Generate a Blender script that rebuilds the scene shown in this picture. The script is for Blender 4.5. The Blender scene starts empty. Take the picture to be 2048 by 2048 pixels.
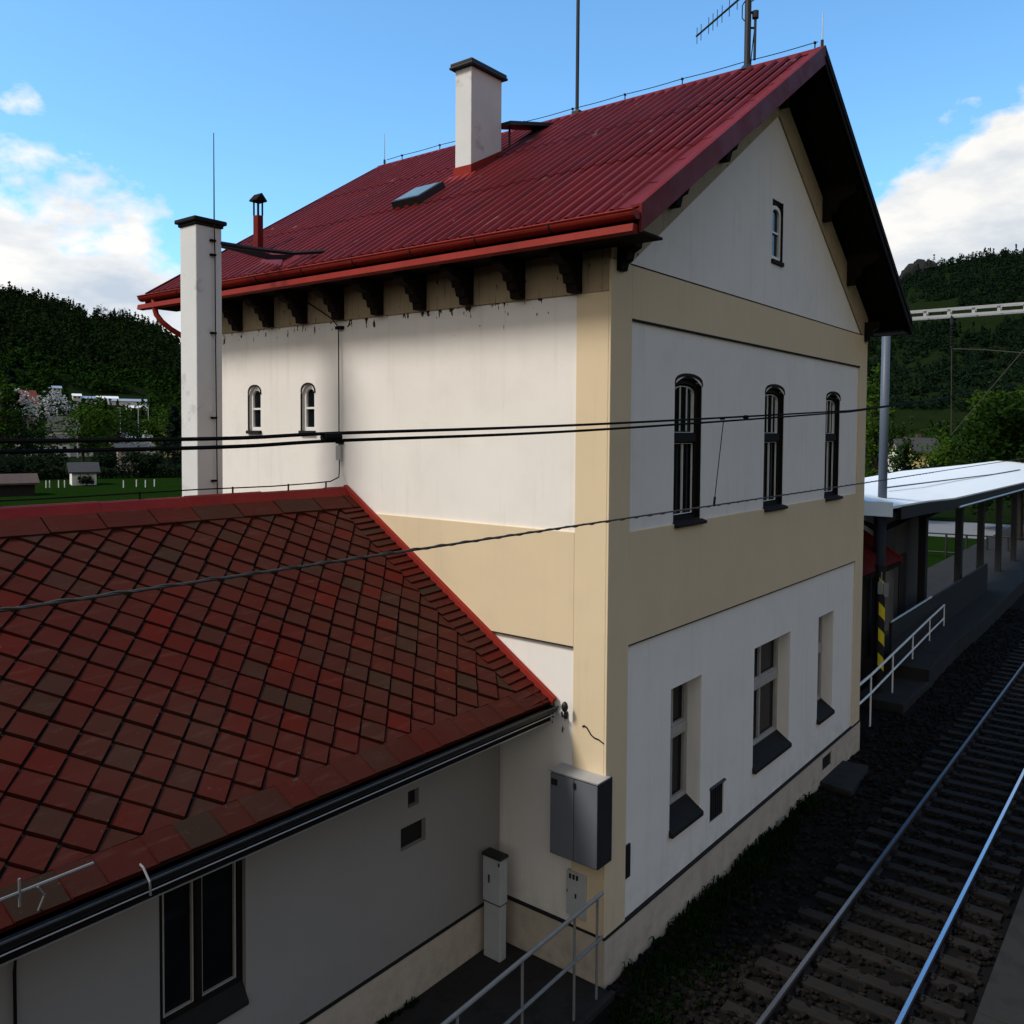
import bpy, bmesh, math, random
from mathutils import Vector, Matrix
R = random.Random(7)
sc = bpy.context.scene
COL = sc.collection
PI = math.pi

# ------------------------------------------------------------------ camera (defines nothing else)
CAM = Vector((-7.6951, -4.7721, 5.9084))
YAW, PITCH, ROLL, FPX, SY = .6679, -.0375, .0071, 1721.4257, 97.3401
fw = Vector((math.cos(YAW)*math.cos(PITCH), math.sin(YAW)*math.cos(PITCH), math.sin(PITCH)))
rt0 = Vector((math.sin(YAW), -math.cos(YAW), 0)); up0 = rt0.cross(fw)
rt = math.cos(ROLL)*rt0 + math.sin(ROLL)*up0; up = rt.cross(fw)
cd = bpy.data.cameras.new('camera'); cam = bpy.data.objects.new('camera', cd); COL.objects.link(cam)
M3 = Matrix((rt, up, -fw)).transposed()
cam.matrix_world = Matrix.Translation(CAM) @ M3.to_4x4()
cd.sensor_width = 36; cd.lens = 36*FPX/2048; cd.shift_y = -SY/2048
cd.clip_start = .05; cd.clip_end = 6000
sc.camera = cam
def az_of(u):            # compass angle of a viewing direction
    return YAW - math.atan((u-1024)/FPX)

# ------------------------------------------------------------------ materials
def nodes(name):
    m = bpy.data.materials.new(name); m.use_nodes = True
    nt = m.node_tree; b = nt.nodes['Principled BSDF']
    return m, nt, b
def N(nt, t, **k):
    n = nt.nodes.new(t)
    for a, v in k.items():
        if a.startswith('i_'): n.inputs[a[2:].replace('_', ' ')].default_value = v
        else: setattr(n, a, v)
    return n
def mathn(nt, op, a, b=None, c=None, clamp=False):
    n = nt.nodes.new('ShaderNodeMath'); n.operation = op; n.use_clamp = clamp
    for i, v in enumerate((a, b, c)):
        if v is None: continue
        if isinstance(v, (int, float)): n.inputs[i].default_value = v
        else: nt.links.new(v, n.inputs[i])
    return n.outputs[0]
def ramp(nt, fac, p0, p1, c0=(0, 0, 0, 1), c1=(1, 1, 1, 1)):
    n = nt.nodes.new('ShaderNodeValToRGB'); e = n.color_ramp.elements
    e[0].position, e[1].position = p0, p1; e[0].color, e[1].color = c0, c1
    nt.links.new(fac, n.inputs[0]); return n.outputs[0]
def mixc(nt, fac, a, b, mode='MIX'):
    n = nt.nodes.new('ShaderNodeMix'); n.data_type = 'RGBA'; n.blend_type = mode
    for s, v in ((n.inputs[0], fac), (n.inputs[6], a), (n.inputs[7], b)):
        if isinstance(v, (int, float)): s.default_value = v
        elif isinstance(v, tuple): s.default_value = (*v[:3], 1)
        else: nt.links.new(v, s)
    return n.outputs[2]
def noise(nt, vec, scale, detail=3, rough=.55, sc3=None):
    if sc3:
        mp = N(nt, 'ShaderNodeMapping'); mp.inputs['Scale'].default_value = sc3
        nt.links.new(vec, mp.inputs[0]); vec = mp.outputs[0]
    n = N(nt, 'ShaderNodeTexNoise'); n.inputs['Scale'].default_value = scale
    n.inputs['Detail'].default_value = detail; n.inputs['Roughness'].default_value = rough
    nt.links.new(vec, n.inputs['Vector']); return n.outputs['Fac']
def objco(nt): return N(nt, 'ShaderNodeTexCoord').outputs['Object']
def bump(nt, b, h, strength=.2, dist=.01):
    n = N(nt, 'ShaderNodeBump'); n.inputs['Strength'].default_value = strength; n.inputs['Distance'].default_value = dist
    nt.links.new(h, n.inputs['Height']); nt.links.new(n.outputs[0], b.inputs['Normal'])
def mat(name, col, rough=.6, var=.12, vs=3., bmp=.15, bs=40, spec=.3, metal=0., island=0., col2=None, f2=(.45, .62), s2=2.):
    m, nt, b = nodes(name); co = objco(nt)
    base = tuple(col)
    dark = tuple(c*(1-var) for c in base); lite = tuple(c*(1+var) for c in base)
    out = mixc(nt, noise(nt, co, vs), dark, lite)
    if col2: out = mixc(nt, ramp(nt, noise(nt, co, s2, 6, .65), *f2), out, col2)
    if island:
        g = N(nt, 'ShaderNodeNewGeometry').outputs['Random Per Island']
        out = mixc(nt, g, mixc(nt, island, out, (0, 0, 0)), mixc(nt, island*.6, out, tuple(min(1, c*2.2) for c in base)))
    nt.links.new(out, b.inputs['Base Color'])
    b.inputs['Roughness'].default_value = rough; b.inputs['Metallic'].default_value = metal
    b.inputs['Specular IOR Level'].default_value = spec
    if bmp: bump(nt, b, noise(nt, co, bs, 4, .6), bmp)
    return m
def plaster(name, col, specks=True, streak=.5):
    m, nt, b = nodes(name); co = objco(nt)
    sx = N(nt, 'ShaderNodeSeparateXYZ'); nt.links.new(co, sx.inputs[0])
    v = mixc(nt, noise(nt, co, .9, 5), tuple(c*.90 for c in col), tuple(c*1.06 for c in col))
    v = mixc(nt, mathn(nt, 'MULTIPLY', ramp(nt, noise(nt, co, 2.3, 2, .5), .54, .66), .045), v, (.30, .27, .23))
    v = mixc(nt, mathn(nt, 'MULTIPLY', ramp(nt, noise(nt, co, 1., 4, .6, (9, 9, .5)), .55, .8), .16*streak), v, (.25, .22, .17))
    v = mixc(nt, mathn(nt, 'MULTIPLY', ramp(nt, noise(nt, co, .7, 6, .7), .58, .78), .22*streak), v, (.33, .29, .24))
    # splash dirt at the foot of the wall with its own ragged outline
    low = mathn(nt, 'SUBTRACT', 1.0, mathn(nt, 'DIVIDE', sx.outputs[2], .95), clamp=True)
    v = mixc(nt, mathn(nt, 'MULTIPLY', low, mathn(nt, 'MULTIPLY', ramp(nt, noise(nt, co, 3.5, 6, .7), .4, .7), .55)), v, (.2, .17, .13))
    if specks:                       # flaking paint and rusty drips just under the frieze of the long side
        w = noise(nt, co, 1., 2, .5, (16, 16, 6))
        zz = sx.outputs[2]
        m1 = ramp(nt, zz_map(nt, zz, 6.85, 7.36), .0, 1.)
        lf = mathn(nt, 'LESS_THAN', sx.outputs[0], .1)
        msk = mathn(nt, 'MULTIPLY', mathn(nt, 'GREATER_THAN', mathn(nt, 'ADD', w, mathn(nt, 'MULTIPLY', m1, .30)), .90), lf)
        v = mixc(nt, msk, v, (.035, .028, .022))
        # same damp flakes low on the side wall under the wing's eave
        yy = zz_map(nt, sx.outputs[1], .55, 1.45)
        m2 = mathn(nt, 'MULTIPLY', zz_map(nt, zz, 1.9, 2.7), mathn(nt, 'LESS_THAN', zz, 2.95))
        msk2 = mathn(nt, 'MULTIPLY', mathn(nt, 'MULTIPLY', mathn(nt, 'GREATER_THAN', mathn(nt, 'ADD', w, mathn(nt, 'MULTIPLY', m2, .30)), .95), lf), mathn(nt, 'LESS_THAN', sx.outputs[1], 1.5))
        v = mixc(nt, mathn(nt, 'MULTIPLY', msk2, .9), v, (.05, .04, .03))
    nt.links.new(v, b.inputs['Base Color']); b.inputs['Roughness'].default_value = .85
    b.inputs['Specular IOR Level'].default_value = .15
    bump(nt, b, noise(nt, co, 55, 5, .65), .22, .006)
    return m
def zz_map(nt, z, a, b_):
    return mathn(nt, 'DIVIDE', mathn(nt, 'SUBTRACT', z, a), b_-a, clamp=True)

MT = {}
MT['white'] = plaster('white_plaster', (.77, .727, .675), True, .9)
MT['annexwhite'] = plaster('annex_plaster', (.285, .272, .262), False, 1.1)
MT['cream'] = plaster('cream_plaster', (.655, .525, .35), False, .7)
MT['plinth'] = plaster('plinth_plaster', (.50, .43, .345), False, 1.2)
def frieze_mat():
    m, nt, b = nodes('weathered_shaded_frieze'); co = objco(nt)
    v = mixc(nt, noise(nt, co, 2, 5), (.26, .195, .115), (.42, .33, .205))  # cream darkened to stand in for eave shade; streaks and specks are weathering
    st = ramp(nt, noise(nt, co, 1, 4, .6, (22, 22, 1.6)), .56, .72)
    v = mixc(nt, mathn(nt, 'MULTIPLY', st, .75), v, (.10, .075, .05))
    sp = mathn(nt, 'GREATER_THAN', noise(nt, co, 1, 2, .5, (20, 20, 8)), .70)
    v = mixc(nt, sp, v, (.03, .024, .02))
    nt.links.new(v, b.inputs['Base Color']); b.inputs['Roughness'].default_value = .9
    bump(nt, b, noise(nt, co, 50, 5), .3, .006); return m
MT['frieze'] = frieze_mat()
MT['chimney'] = mat('chimney_render', (.62, .62, .61), .8, .10, 2., .25, 45, .2, col2=(.22, .20, .19), f2=(.60, .82), s2=2.2)
MT['darkstone'] = mat('dark_stone', (.020, .019, .019), .75, .25, 8, spec=.06)
MT['wood'] = mat('dark_stained_wood', (.013, .0095, .008), .8, .4, 9, .3, 30, spec=.06)
MT['brownframe'] = mat('dark_brown_frame', (.011, .009, .008), .6, .2, 8, spec=.1)
MT['sash'] = mat('white_sash_paint', (.72, .71, .69), .45, .06, 8)
MT['oldsash'] = mat('weathered_sash_paint', (.34, .32, .29), .6, .18, 12)
MT['black'] = mat('black_paint', (.012, .012, .012), .45, .2, 8)
def roofmetal(name, base, rough=.42, rust=True):
    m, nt, b = nodes(name); co = objco(nt)
    v = mixc(nt, noise(nt, co, 1.6, 6, .65), tuple(c*.62 for c in base), tuple(c*1.3 for c in base))
    g = N(nt, 'ShaderNodeNewGeometry').outputs['Random Per Island']
    v = mixc(nt, g, mixc(nt, .25, v, (.02, .006, .006)), v)
    if rust:
        f = ramp(nt, noise(nt, co, 1., 6, .75, (2.6, 9, 2.6)), .63, .70)
        v = mixc(nt, mathn(nt, 'MULTIPLY', f, .75), v, (.30, .17, .13))
        d = ramp(nt, noise(nt, co, 1., 4, .7, (.9, 6, .9)), .52, .75)
        v = mixc(nt, mathn(nt, 'MULTIPLY', d, .6), v, (.035, .010, .010))
    nt.links.new(v, b.inputs['Base Color']); b.inputs['Specular IOR Level'].default_value = .06
    rr = mathn(nt, 'ADD', mathn(nt, 'MULTIPLY', noise(nt, co, 4, 4), .35), rough-.12)
    nt.links.new(rr, b.inputs['Roughness'])
    bump(nt, b, noise(nt, co, 6, 5, .6), .25, .02); return m
MT['roof'] = roofmetal('red_roof_metal', (.132, .0135, .0128))
MT['redtrim'] = roofmetal('red_trim_metal', (.26, .026, .018), .4, False)
MT['verge'] = roofmetal('red_verge_metal', (.16, .016, .0145), .45, False)
def tilemat():
    m, nt, b = nodes('diamond_slate'); co = objco(nt)
    g = N(nt, 'ShaderNodeNewGeometry').outputs['Random Per Island']
    cr = N(nt, 'ShaderNodeValToRGB'); e = cr.color_ramp.elements
    cols = [(0, (.030, .0175, .0115)), (.07, (.038, .0155, .011)), (.18, (.047, .0115, .0085)), (.6, (.052, .0115, .0083)), (.90, (.058, .0100, .0072)), (1, (.072, .0090, .0062))]
    e[0].position, e[0].color = 0, (*cols[0][1], 1); e[1].position, e[1].color = 1, (*cols[-1][1], 1)
    for p, c in cols[1:-1]:
        k = e.new(p); k.color = (*c, 1)
    nt.links.new(g, cr.inputs[0])
    v = mixc(nt, ramp(nt, noise(nt, co, .55, 4, .6), .42, .66), cr.outputs[0], mixc(nt, .4, cr.outputs[0], (.042, .026, .018)))
    v = mixc(nt, mathn(nt, 'MULTIPLY', ramp(nt, noise(nt, co, 7, 6, .7), .56, .75), .5), v, (.03, .015, .012))
    v = mixc(nt, mathn(nt, 'MULTIPLY', ramp(nt, noise(nt, co, 1., 5, .65, (3, 14, 14)), .55, .75), .35), v, (.085, .045, .035))
    v = mixc(nt, mathn(nt, 'MULTIPLY', mathn(nt, 'GREATER_THAN', noise(nt, co, 26, 3, .6), .715), .7), v, (.075, .075, .058))
    nt.links.new(v, b.inputs['Base Color']); b.inputs['Roughness'].default_value = .75; b.inputs['Specular IOR Level'].default_value = .02
    bump(nt, b, noise(nt, co, 30, 5, .6), .3, .006); return m
MT['tile'] = tilemat()
MT['tilebase'] = mat('roofing_felt', (.008, .007, .007), .9)
MT['metal'] = mat('galvanised_metal', (.42, .43, .44), .4, .15, 6, .1, 30, .5, .5)
MT['darkmetal'] = mat('dark_metal', (.02, .02, .022), .5, .3, 8, .1)
MT['wire'] = mat('dark_wire', (.008, .0075, .007), .8, .2, 4, 0, spec=.05)
MT['twist'] = mat('twisted_wire', (.05, .045, .037), .6, .2, 4, 0, spec=.2)
MT['cabgrey'] = mat('grey_cabinet_paint', (.12, .128, .145), .5, .12, 3, .1, 20)
MT['cablight'] = mat('light_cabinet_plastic', (.40, .42, .42), .5, .10, 3, .1, 30, col2=(.28, .29, .28), f2=(.5, .75))
MT['polegrey'] = mat('pole_grey_paint', (.085, .105, .135), .45, .12, 2, .1)
MT['yellow'] = mat('hazard_yellow', (.62, .50, .02), .5, .25, 6)
MT['rail_white'] = mat('white_rail_paint', (.70, .71, .70), .4, .1, 6)
MT['handrail'] = mat('worn_galvanised_pipe', (.17, .172, .168), .5, .25, 9, .1)
MT['canopyroof'] = mat('pale_roof_sheet', (.74, .76, .75), .45, .05, 1.5, .06, 8)
MT['canopyframe'] = mat('dark_canopy_frame', (.014, .014, .015), .6, .2, 4)
MT['greywall'] = mat('grey_render', (.05, .05, .05), .85, .15, 3)
MT['concrete'] = mat('concrete', (.019, .018, .0165), .9, .25, 2.5, .4, 18, .2, col2=(.011, .0105, .0095), f2=(.5, .68), s2=3)
MT['paving'] = mat('dark_cracked_paving', (.024, .021, .018), .9, .35, 2., .5, 12, .2, col2=(.016, .015, .013), f2=(.5, .6), s2=4)
MT['ballast'] = mat('rusty_ballast', (.0048, .004, .0034), .95, .4, 20, .6, 30, .1, col2=(.0045, .0038, .0032), f2=(.4, .65), s2=14)
MT['stone'] = mat('ballast_stone', (.0068, .0054, .0043), .9, .3, 4, .3, 30, .1, island=.9)
MT['sleeper'] = mat('oiled_timber', (.0095, .0075, .006), .85, .4, 9, .5, 22, .2)
MT['railrust'] = mat('rusty_rail', (.018, .010, .007), .75, .3, 12, .2)
def headmat():
    m, nt, b = nodes('polished_rail_head'); b.inputs['Base Color'].default_value = (.55, .60, .68, 1)
    b.inputs['Metallic'].default_value = 1; b.inputs['Roughness'].default_value = .22; return m
MT['railhead'] = headmat()
def glassmat(name, col=(.006, .007, .009), rough=.08):
    m, nt, b = nodes(name); co = objco(nt)
    v = mixc(nt, noise(nt, co, 2.5, 3), tuple(c*.5 for c in col), tuple(c*1.8 for c in col))
    nt.links.new(v, b.inputs['Base Color']); b.inputs['Roughness'].default_value = rough
    b.inputs['Specular IOR Level'].default_value = .16
    bump(nt, b, noise(nt, co, 1.7, 2), .08, .02); return m
MT['glass'] = glassmat('dark_window_glass')
MT['skyglass'] = glassmat('skylight_glass', (.10, .13, .12), .15)
def leafmat(name, c, dark=.45, ns=.35):
    m, nt, b = nodes(name)
    g = N(nt, 'ShaderNodeNewGeometry').outputs['Random Per Island']
    v = mixc(nt, g, tuple(x*dark for x in c), tuple(x*1.5 for x in c))
    v = mixc(nt, ramp(nt, noise(nt, objco(nt), ns, 4), .38, .66), v, mixc(nt, .5, v, tuple(x*.4 for x in c)))
    nt.links.new(v, b.inputs['Base Color']); b.inputs['Roughness'].default_value = .7
    b.inputs['Specular IOR Level'].default_value = .0
    return m
MT['leaf'] = leafmat('broadleaf_foliage', (.014, .030, .0065))
MT['leafbright'] = leafmat('spring_foliage', (.026, .054, .0065))
MT['leafdeep'] = leafmat('deep_green_foliage', (.009, .021, .004))
MT['leafdark'] = leafmat('dark_foliage', (.010, .018, .009))
MT['pine'] = leafmat('pine_foliage', (.008, .015, .010))
MT['forest'] = leafmat('hillside_foliage', (.0085, .0165, .0052), .5, .018)
MT['forestlow'] = leafmat('lower_hillside_foliage', (.012, .028, .005), .5, .03)
MT['forestblue'] = leafmat('far_hillside_foliage', (.0060, .0130, .0066), .5, .014)
MT['blossom'] = leafmat('white_blossom', (.30, .31, .30))
MT['autumn'] = leafmat('yellowish_foliage', (.09, .075, .012))
MT['bark'] = mat('bark', (.022, .017, .013), .9, .3, 6, .4)
MT['weed'] = leafmat('weed_leaf', (.006, .016, .003))
def grassmat(name, a, b2):
    m, nt, b = nodes(name); co = objco(nt)
    v = mixc(nt, noise(nt, co, .12, 6, .65), a, b2)
    v = mixc(nt, mathn(nt, 'MULTIPLY', ramp(nt, noise(nt, co, 1.3, 6, .7), .5, .7), .6), v, tuple(x*.45 for x in a))
    nt.links.new(v, b.inputs['Base Color']); b.inputs['Roughness'].default_value = .95; b.inputs['Specular IOR Level'].default_value = .0
    bump(nt, b, noise(nt, co, 9, 5, .7), .5, .1); return m
MT['ground'] = grassmat('rough_grass', (.0055, .012, .0035), (.012, .018, .006))
MT['lawn'] = grassmat('lawn_grass', (.0050, .017, .002), (.011, .026, .004))
MT['road'] = mat('pale_road', (.16, .16, .165), .9, .15, 1)
MT['hpale'] = mat('pale_house_wall', (.62, .58, .50), .85, .08, .5, 0)
MT['hwhite'] = mat('white_house_wall', (.70, .69, .66), .85, .08, .5, 0)
MT['hyellow'] = mat('yellow_house_wall', (.50, .40, .16), .85, .08, .5, 0)
MT['hpink'] = mat('pink_house_wall', (.42, .30, .26), .85, .08, .5, 0)
MT['rbrown'] = mat('brown_tile_roof', (.07, .045, .036), .85, .3, 2, .3, 8)
MT['rgrey'] = mat('grey_sheet_roof', (.035, .034, .034), .75, .3, 1, .1)
MT['rred'] = mat('red_tile_roof', (.16, .045, .025), .85, .3, 2, .3, 8)
MT['darkboard'] = mat('dark_timber_boards', (.014, .011, .009), .85, .4, 4, .2)
MT['carblue'] = mat('blue_car_paint', (.03, .07, .20), .3, .05, 2, 0, spec=.5)
MT['tyre'] = mat('tyre_rubber', (.01, .01, .01), .9)

# ------------------------------------------------------------------ mesh builder
class MB:
    def __init__(s): s.v = []; s.f = []; s.mi = []; s.cur = 0
    def quad(s, *p):
        n = len(s.v); s.v += [tuple(q) for q in p]; s.f.append(tuple(range(n, n+len(p)))); s.mi.append(s.cur); return s
    def box(s, x0, x1, y0, y1, z0, z1):
        n = len(s.v)
        s.v += [(x, y, z) for x in (x0, x1) for y in (y0, y1) for z in (z0, z1)]
        for f in ((0, 1, 3, 2), (4, 6, 7, 5), (0, 4, 5, 1), (2, 3, 7, 6), (0, 2, 6, 4), (1, 5, 7, 3)):
            s.f.append(tuple(n+i for i in f)); s.mi.append(s.cur)
        return s
    def prism(s, poly, ax, a, b):          # poly of 2D points in the two other axes, extruded along ax
        def P(p, c):
            return {0: (c, p[0], p[1]), 1: (p[0], c, p[1]), 2: (p[0], p[1], c)}[ax]
        n = len(s.v); k = len(poly)
        s.v += [P(p, a) for p in poly] + [P(p, b) for p in poly]
        s.f += [tuple(range(n, n+k)), tuple(range(n+2*k-1, n+k-1, -1))]
        s.f += [(n+i, n+k+i, n+k+(i+1) % k, n+(i+1) % k) for i in range(k)]
        s.mi += [s.cur]*(k+2); return s
    def tube(s, pts, r, n=8, caps=True):
        pts = [Vector(p) for p in pts]; rs = r if isinstance(r, (list, tuple)) else [r]*len(pts)
        base = len(s.v); m = len(pts); prev = None
        for i, p in enumerate(pts):
            d = (pts[min(i+1, m-1)]-pts[max(i-1, 0)]).normalized()
            if prev is None:
                a = d.cross(Vector((0, 0, 1)))
                if a.length < 1e-3: a = d.cross(Vector((1, 0, 0)))
            else: a = prev-d*prev.dot(d)
            a.normalize(); b = d.cross(a); prev = a
            for k in range(n):
                t = 2*PI*k/n; s.v.append(tuple(p+(a*math.cos(t)+b*math.sin(t))*rs[i]))
        for i in range(m-1):
            for k in range(n):
                k2 = (k+1) % n
                s.f.append((base+i*n+k, base+i*n+k2, base+(i+1)*n+k2, base+(i+1)*n+k)); s.mi.append(s.cur)
        if caps:
            s.f.append(tuple(base+k for k in range(n-1, -1, -1))); s.f.append(tuple(base+(m-1)*n+k for k in range(n))); s.mi += [s.cur]*2
        return s
    def blob(s, c, rad, sub=1, jit=.15):
        bm = bmesh.new(); bmesh.ops.create_icosphere(bm, subdivisions=sub, radius=1)
        n = len(s.v)
        for v in bm.verts:
            k = 1+R.uniform(-jit, jit)
            s.v.append((c[0]+v.co.x*rad[0]*k, c[1]+v.co.y*rad[1]*k, c[2]+v.co.z*rad[2]*k))
        for f in bm.faces: s.f.append(tuple(n+v.index for v in f.verts)); s.mi.append(s.cur)
        bm.free(); return s
    def build(s, name, mats, parent=None, local=False, smooth=False, bevel=0., fix=True):
        off = Vector((0, 0, 0))
        if parent is not None and not local:
            r = parent
            while r.parent: r = r.parent
            off = r.location
        me = bpy.data.meshes.new(name)
        me.from_pydata([(x-off.x, y-off.y, z-off.z) for x, y, z in s.v], [], s.f)
        for m in (mats if isinstance(mats, list) else [mats]): me.materials.append(MT[m])
        if len(set(s.mi)) > 1: me.polygons.foreach_set('material_index', s.mi)
        if fix and len(s.f) < 40000:
            bm = bmesh.new(); bm.from_mesh(me); bmesh.ops.recalc_face_normals(bm, faces=bm.faces); bm.to_mesh(me); bm.free()
        if smooth: me.polygons.foreach_set('use_smooth', [True]*len(me.polygons))
        me.update()
        o = bpy.data.objects.new(name, me); COL.objects.link(o)
        if parent is not None: o.parent = parent
        if bevel:
            b = o.modifiers.new('bevel', 'BEVEL'); b.width = bevel; b.segments = 2; b.limit_method = 'ANGLE'
        return o
def tag(o, label=None, cat=None, group=None, kind=None):
    for k, v in (('label', label), ('category', cat), ('group', group), ('kind', kind)):
        if v: o[k] = v
    return o
def thing(name, label, cat, loc=(0, 0, 0), rz=0, group=None):
    o = bpy.data.objects.new(name, None); COL.objects.link(o); o.location = loc; o.rotation_euler = (0, 0, rz)
    o.empty_display_size = .1
    return tag(o, label, cat, group)
def part(name, m, parent, fn, **k):
    b = MB(); fn(b); return b.build(name, m, parent, **k)
def copy_tree(o, parent=None):
    c = o.copy(); COL.objects.link(c)
    if parent: c.parent = parent
    for ch in [x for x in o.children]: copy_tree(ch, c)
    return c

# ------------------------------------------------------------------ terrain
def lerp_tab(tab, x):
    if x <= tab[0][0]: return tab[0][1]
    for (a, va), (b, vb) in zip(tab, tab[1:]):
        if x <= b:
            t = (x-a)/(b-a); t = t*t*(3-2*t) if abs(vb-va) > 25 else t
            return va+(vb-va)*t
    return tab[-1][1]
HR = 650.
def sky_z(u, v): # height of a skyline direction at HR
    depth = HR*math.cos(az_of(u)-YAW)
    return CAM.z+(865-8*(u/2048-.5)*0-v)*depth/FPX
SKY = sorted([(az_of(u), sky_z(u, v-7)) for u, v in ((-500, 520), (-200, 570), (0, 602), (83, 624), (155, 643), (181, 660), (259, 664), (310, 677), (357, 708), (420, 745), (520, 770), (1560, 640), (1700, 600), (1785, 572), (1797, 571), (1816, 549), (1850, 541), (1900, 532), (1960, 521), (2047, 511), (2300, 490), (2700, 500))] + [(az_of(-500)+.5, 90), (az_of(-500)+1.5, 60), (az_of(2700)-.5, 90), (az_of(2700)-1.3, 60)])
from mathutils import noise as mnoise
def terr(x, y):
    dx, dy = x-CAM.x, y-CAM.y; r = math.hypot(dx, dy); a = math.atan2(dy, dx)
    z = -.14+ .0085*max(0, r-95)
    if r > 300:
        t = min(1, (r-300)/(HR-300)); H = lerp_tab(SKY, a)
        prof = t**1.25
        nz = mnoise.noise((x*.008, y*.008, 1.3))*14*t*(1-t)*2 + mnoise.noise((x*.025, y*.025, 4))*4*t*(1-t)
        z += prof*(H-z)+nz
    if r > HR: z -= (r-HR)*.12
    return z
b = MB()
rads = [0, 20, 40, 60, 75, 90, 105, 120, 140, 160, 185, 210, 240, 270, 300] + [300+18*i for i in range(1, 20)] + [650, 660, 680, 720, 800, 1000, 1400, 2200]
NA = 900
for i, r in enumerate(rads):
    for k in range(NA):
        a = 2*PI*k/NA; x, y = CAM.x+r*math.cos(a), CAM.y+r*math.sin(a)
        b.v.append((x, y, terr(x, y) if r < 1000 else (-30 if r < 2000 else -30)))
for i in range(len(rads)-1):
    for k in range(NA):
        k2 = (k+1) % NA; b.f.append((i*NA+k, (i+1)*NA+k, (i+1)*NA+k2, i*NA+k2)); b.mi.append(0)
tag(b.build('ground', 'ground', fix=False, smooth=True), kind='structure')

def sheet(name, m, x0, x1, y0, y1, z, kind='structure'):
    return tag(MB().quad((x0, y0, z), (x1, y0, z), (x1, y1, z), (x0, y1, z)).build(name, m), kind=kind)

# ------------------------------------------------------------------ main station building
L, DEP = 9.0, 7.7
st = thing('station_building', 'two-storey cream and white station house with a red ribbed metal roof and arched upper windows', 'building')
SLP = (11.23-8.03)/(4.48+.51)
XR, ZR, XE, ZE = 4.49, 11.23, -.51, 8.03
XE2 = 2*XR-XE
def roof_top(x): return ZR-abs(x-XR)*SLP
def wall_top(x): return roof_top(x)-.30

def grid_face(b, P, us, zs, holes, depth, nrm):
    """wall sheet in plane with rectangular holes and reveals; P(u,z,d) -> xyz"""
    us = sorted(set(us+[h[0] for h in holes]+[h[1] for h in holes])); zs = sorted(set(zs+[h[2] for h in holes]+[h[3] for h in holes]))
    for u0, u1 in zip(us, us[1:]):
        for z0, z1 in zip(zs, zs[1:]):
            cu, cz = (u0+u1)/2, (z0+z1)/2
            if any(h[0] < cu < h[1] and h[2] < cz < h[3] for h in holes): continue
            b.quad(P(u0, z0, 0), P(u1, z0, 0), P(u1, z1, 0), P(u0, z1, 0))
    for u0, u1, z0, z1 in holes:
        b.quad(P(u0, z0, 0), P(u0, z1, 0), P(u0, z1, depth), P(u0, z0, depth))
        b.quad(P(u1, z0, 0), P(u1, z0, depth), P(u1, z1, depth), P(u1, z1, 0))
        b.quad(P(u0, z1, 0), P(u1, z1, 0), P(u1, z1, depth), P(u0, z1, depth))
        b.quad(P(u0, z0, 0), P(u0, z0, depth), P(u1, z0, depth), P(u1, z0, 0))
UPW = [(1.475, 2.195), (4.205, 4.945), (6.82, 7.55)]
LOW = [(1.488, 2.307), (3.992, 5.395), (6.68, 7.45)]
ZU0, ZUS, ZUA = 4.83, 6.47, 6.585
W = .025                                  # white render sits this much behind the cream trim
b = MB()
Pf = lambda u, z, d: (u, W+d, z)
fholes = [(a, c, ZU0, ZUA) for a, c in UPW] + [(a, c, 1.1, 2.835) for a, c in LOW] + [(2.605, 3.025, .795, 1.262), (6.905, 7.375, .16, .388)]
grid_face(b, Pf, [0, L], [-.3, 7.704], fholes, .22, None)
# spandrels closing the corners over the segmental arches
for a, c in UPW:
    mid = (a+c)/2
    for s in (0, 1):
        e = a if s == 0 else c
        arc = [(e+(mid-e)*t/6, ZUS+(ZUA-ZUS)*math.sin(PI/2*t/6)**.9) for t in range(7)]
        b.prism([(e, ZUA)]+[(x, z) for x, z in arc], 1, W, W+.22)
# gable
cols = sorted([0.0, 4.36, XR, 4.75, L])
for x0, x1 in zip(cols, cols[1:]):
    z0, z1 = wall_top(x0), wall_top(x1)
    if 4.36 <= (x0+x1)/2 <= 4.75:
        b.quad((x0, W, 7.704), (x1, W, 7.704), (x1, W, 8.39), (x0, W, 8.39))
        b.quad((x0, W, 9.262), (x1, W, 9.262), (x1, W, z1), (x0, W, z0))
    else: b.quad((x0, W, 7.704), (x1, W, 7.704), (x1, W, z1), (x0, W, z0))
for q in (((4.36, 8.39), (4.36, 9.262)), ((4.75, 8.39), (4.75, 9.262)), ((4.36, 9.262), (4.75, 9.262)), ((4.36, 8.39), (4.75, 8.39))):
    (x0, z0), (x1, z1) = q; b.quad((x0, W, z0), (x1, W, z1), (x1, W+.18, z1), (x0, W+.18, z0))
# long side
lholes = [(6.065, 6.36, 5.885, 6.55), (4.822, 5.108, 5.889, 6.545)]
grid_face(b, lambda u, z, d: (W+d, u, z), [W, DEP], [-.3, 7.9], lholes, .16, None)
# far sides
b.quad((W, DEP, -.3), (L, DEP, -.3), (L, DEP, 7.7), (W, DEP, 7.7)); b.quad((W, DEP, 7.7), (L, DEP, 7.7), (L, DEP, wall_top(L)), (XR, DEP, wall_top(XR)), (W, DEP, wall_top(W)))
b.quad((L, W, -.3), (L, DEP, -.3), (L, DEP, 7.9), (L, W, 7.9))
b.build('wall', 'white', st, fix=False)
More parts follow.
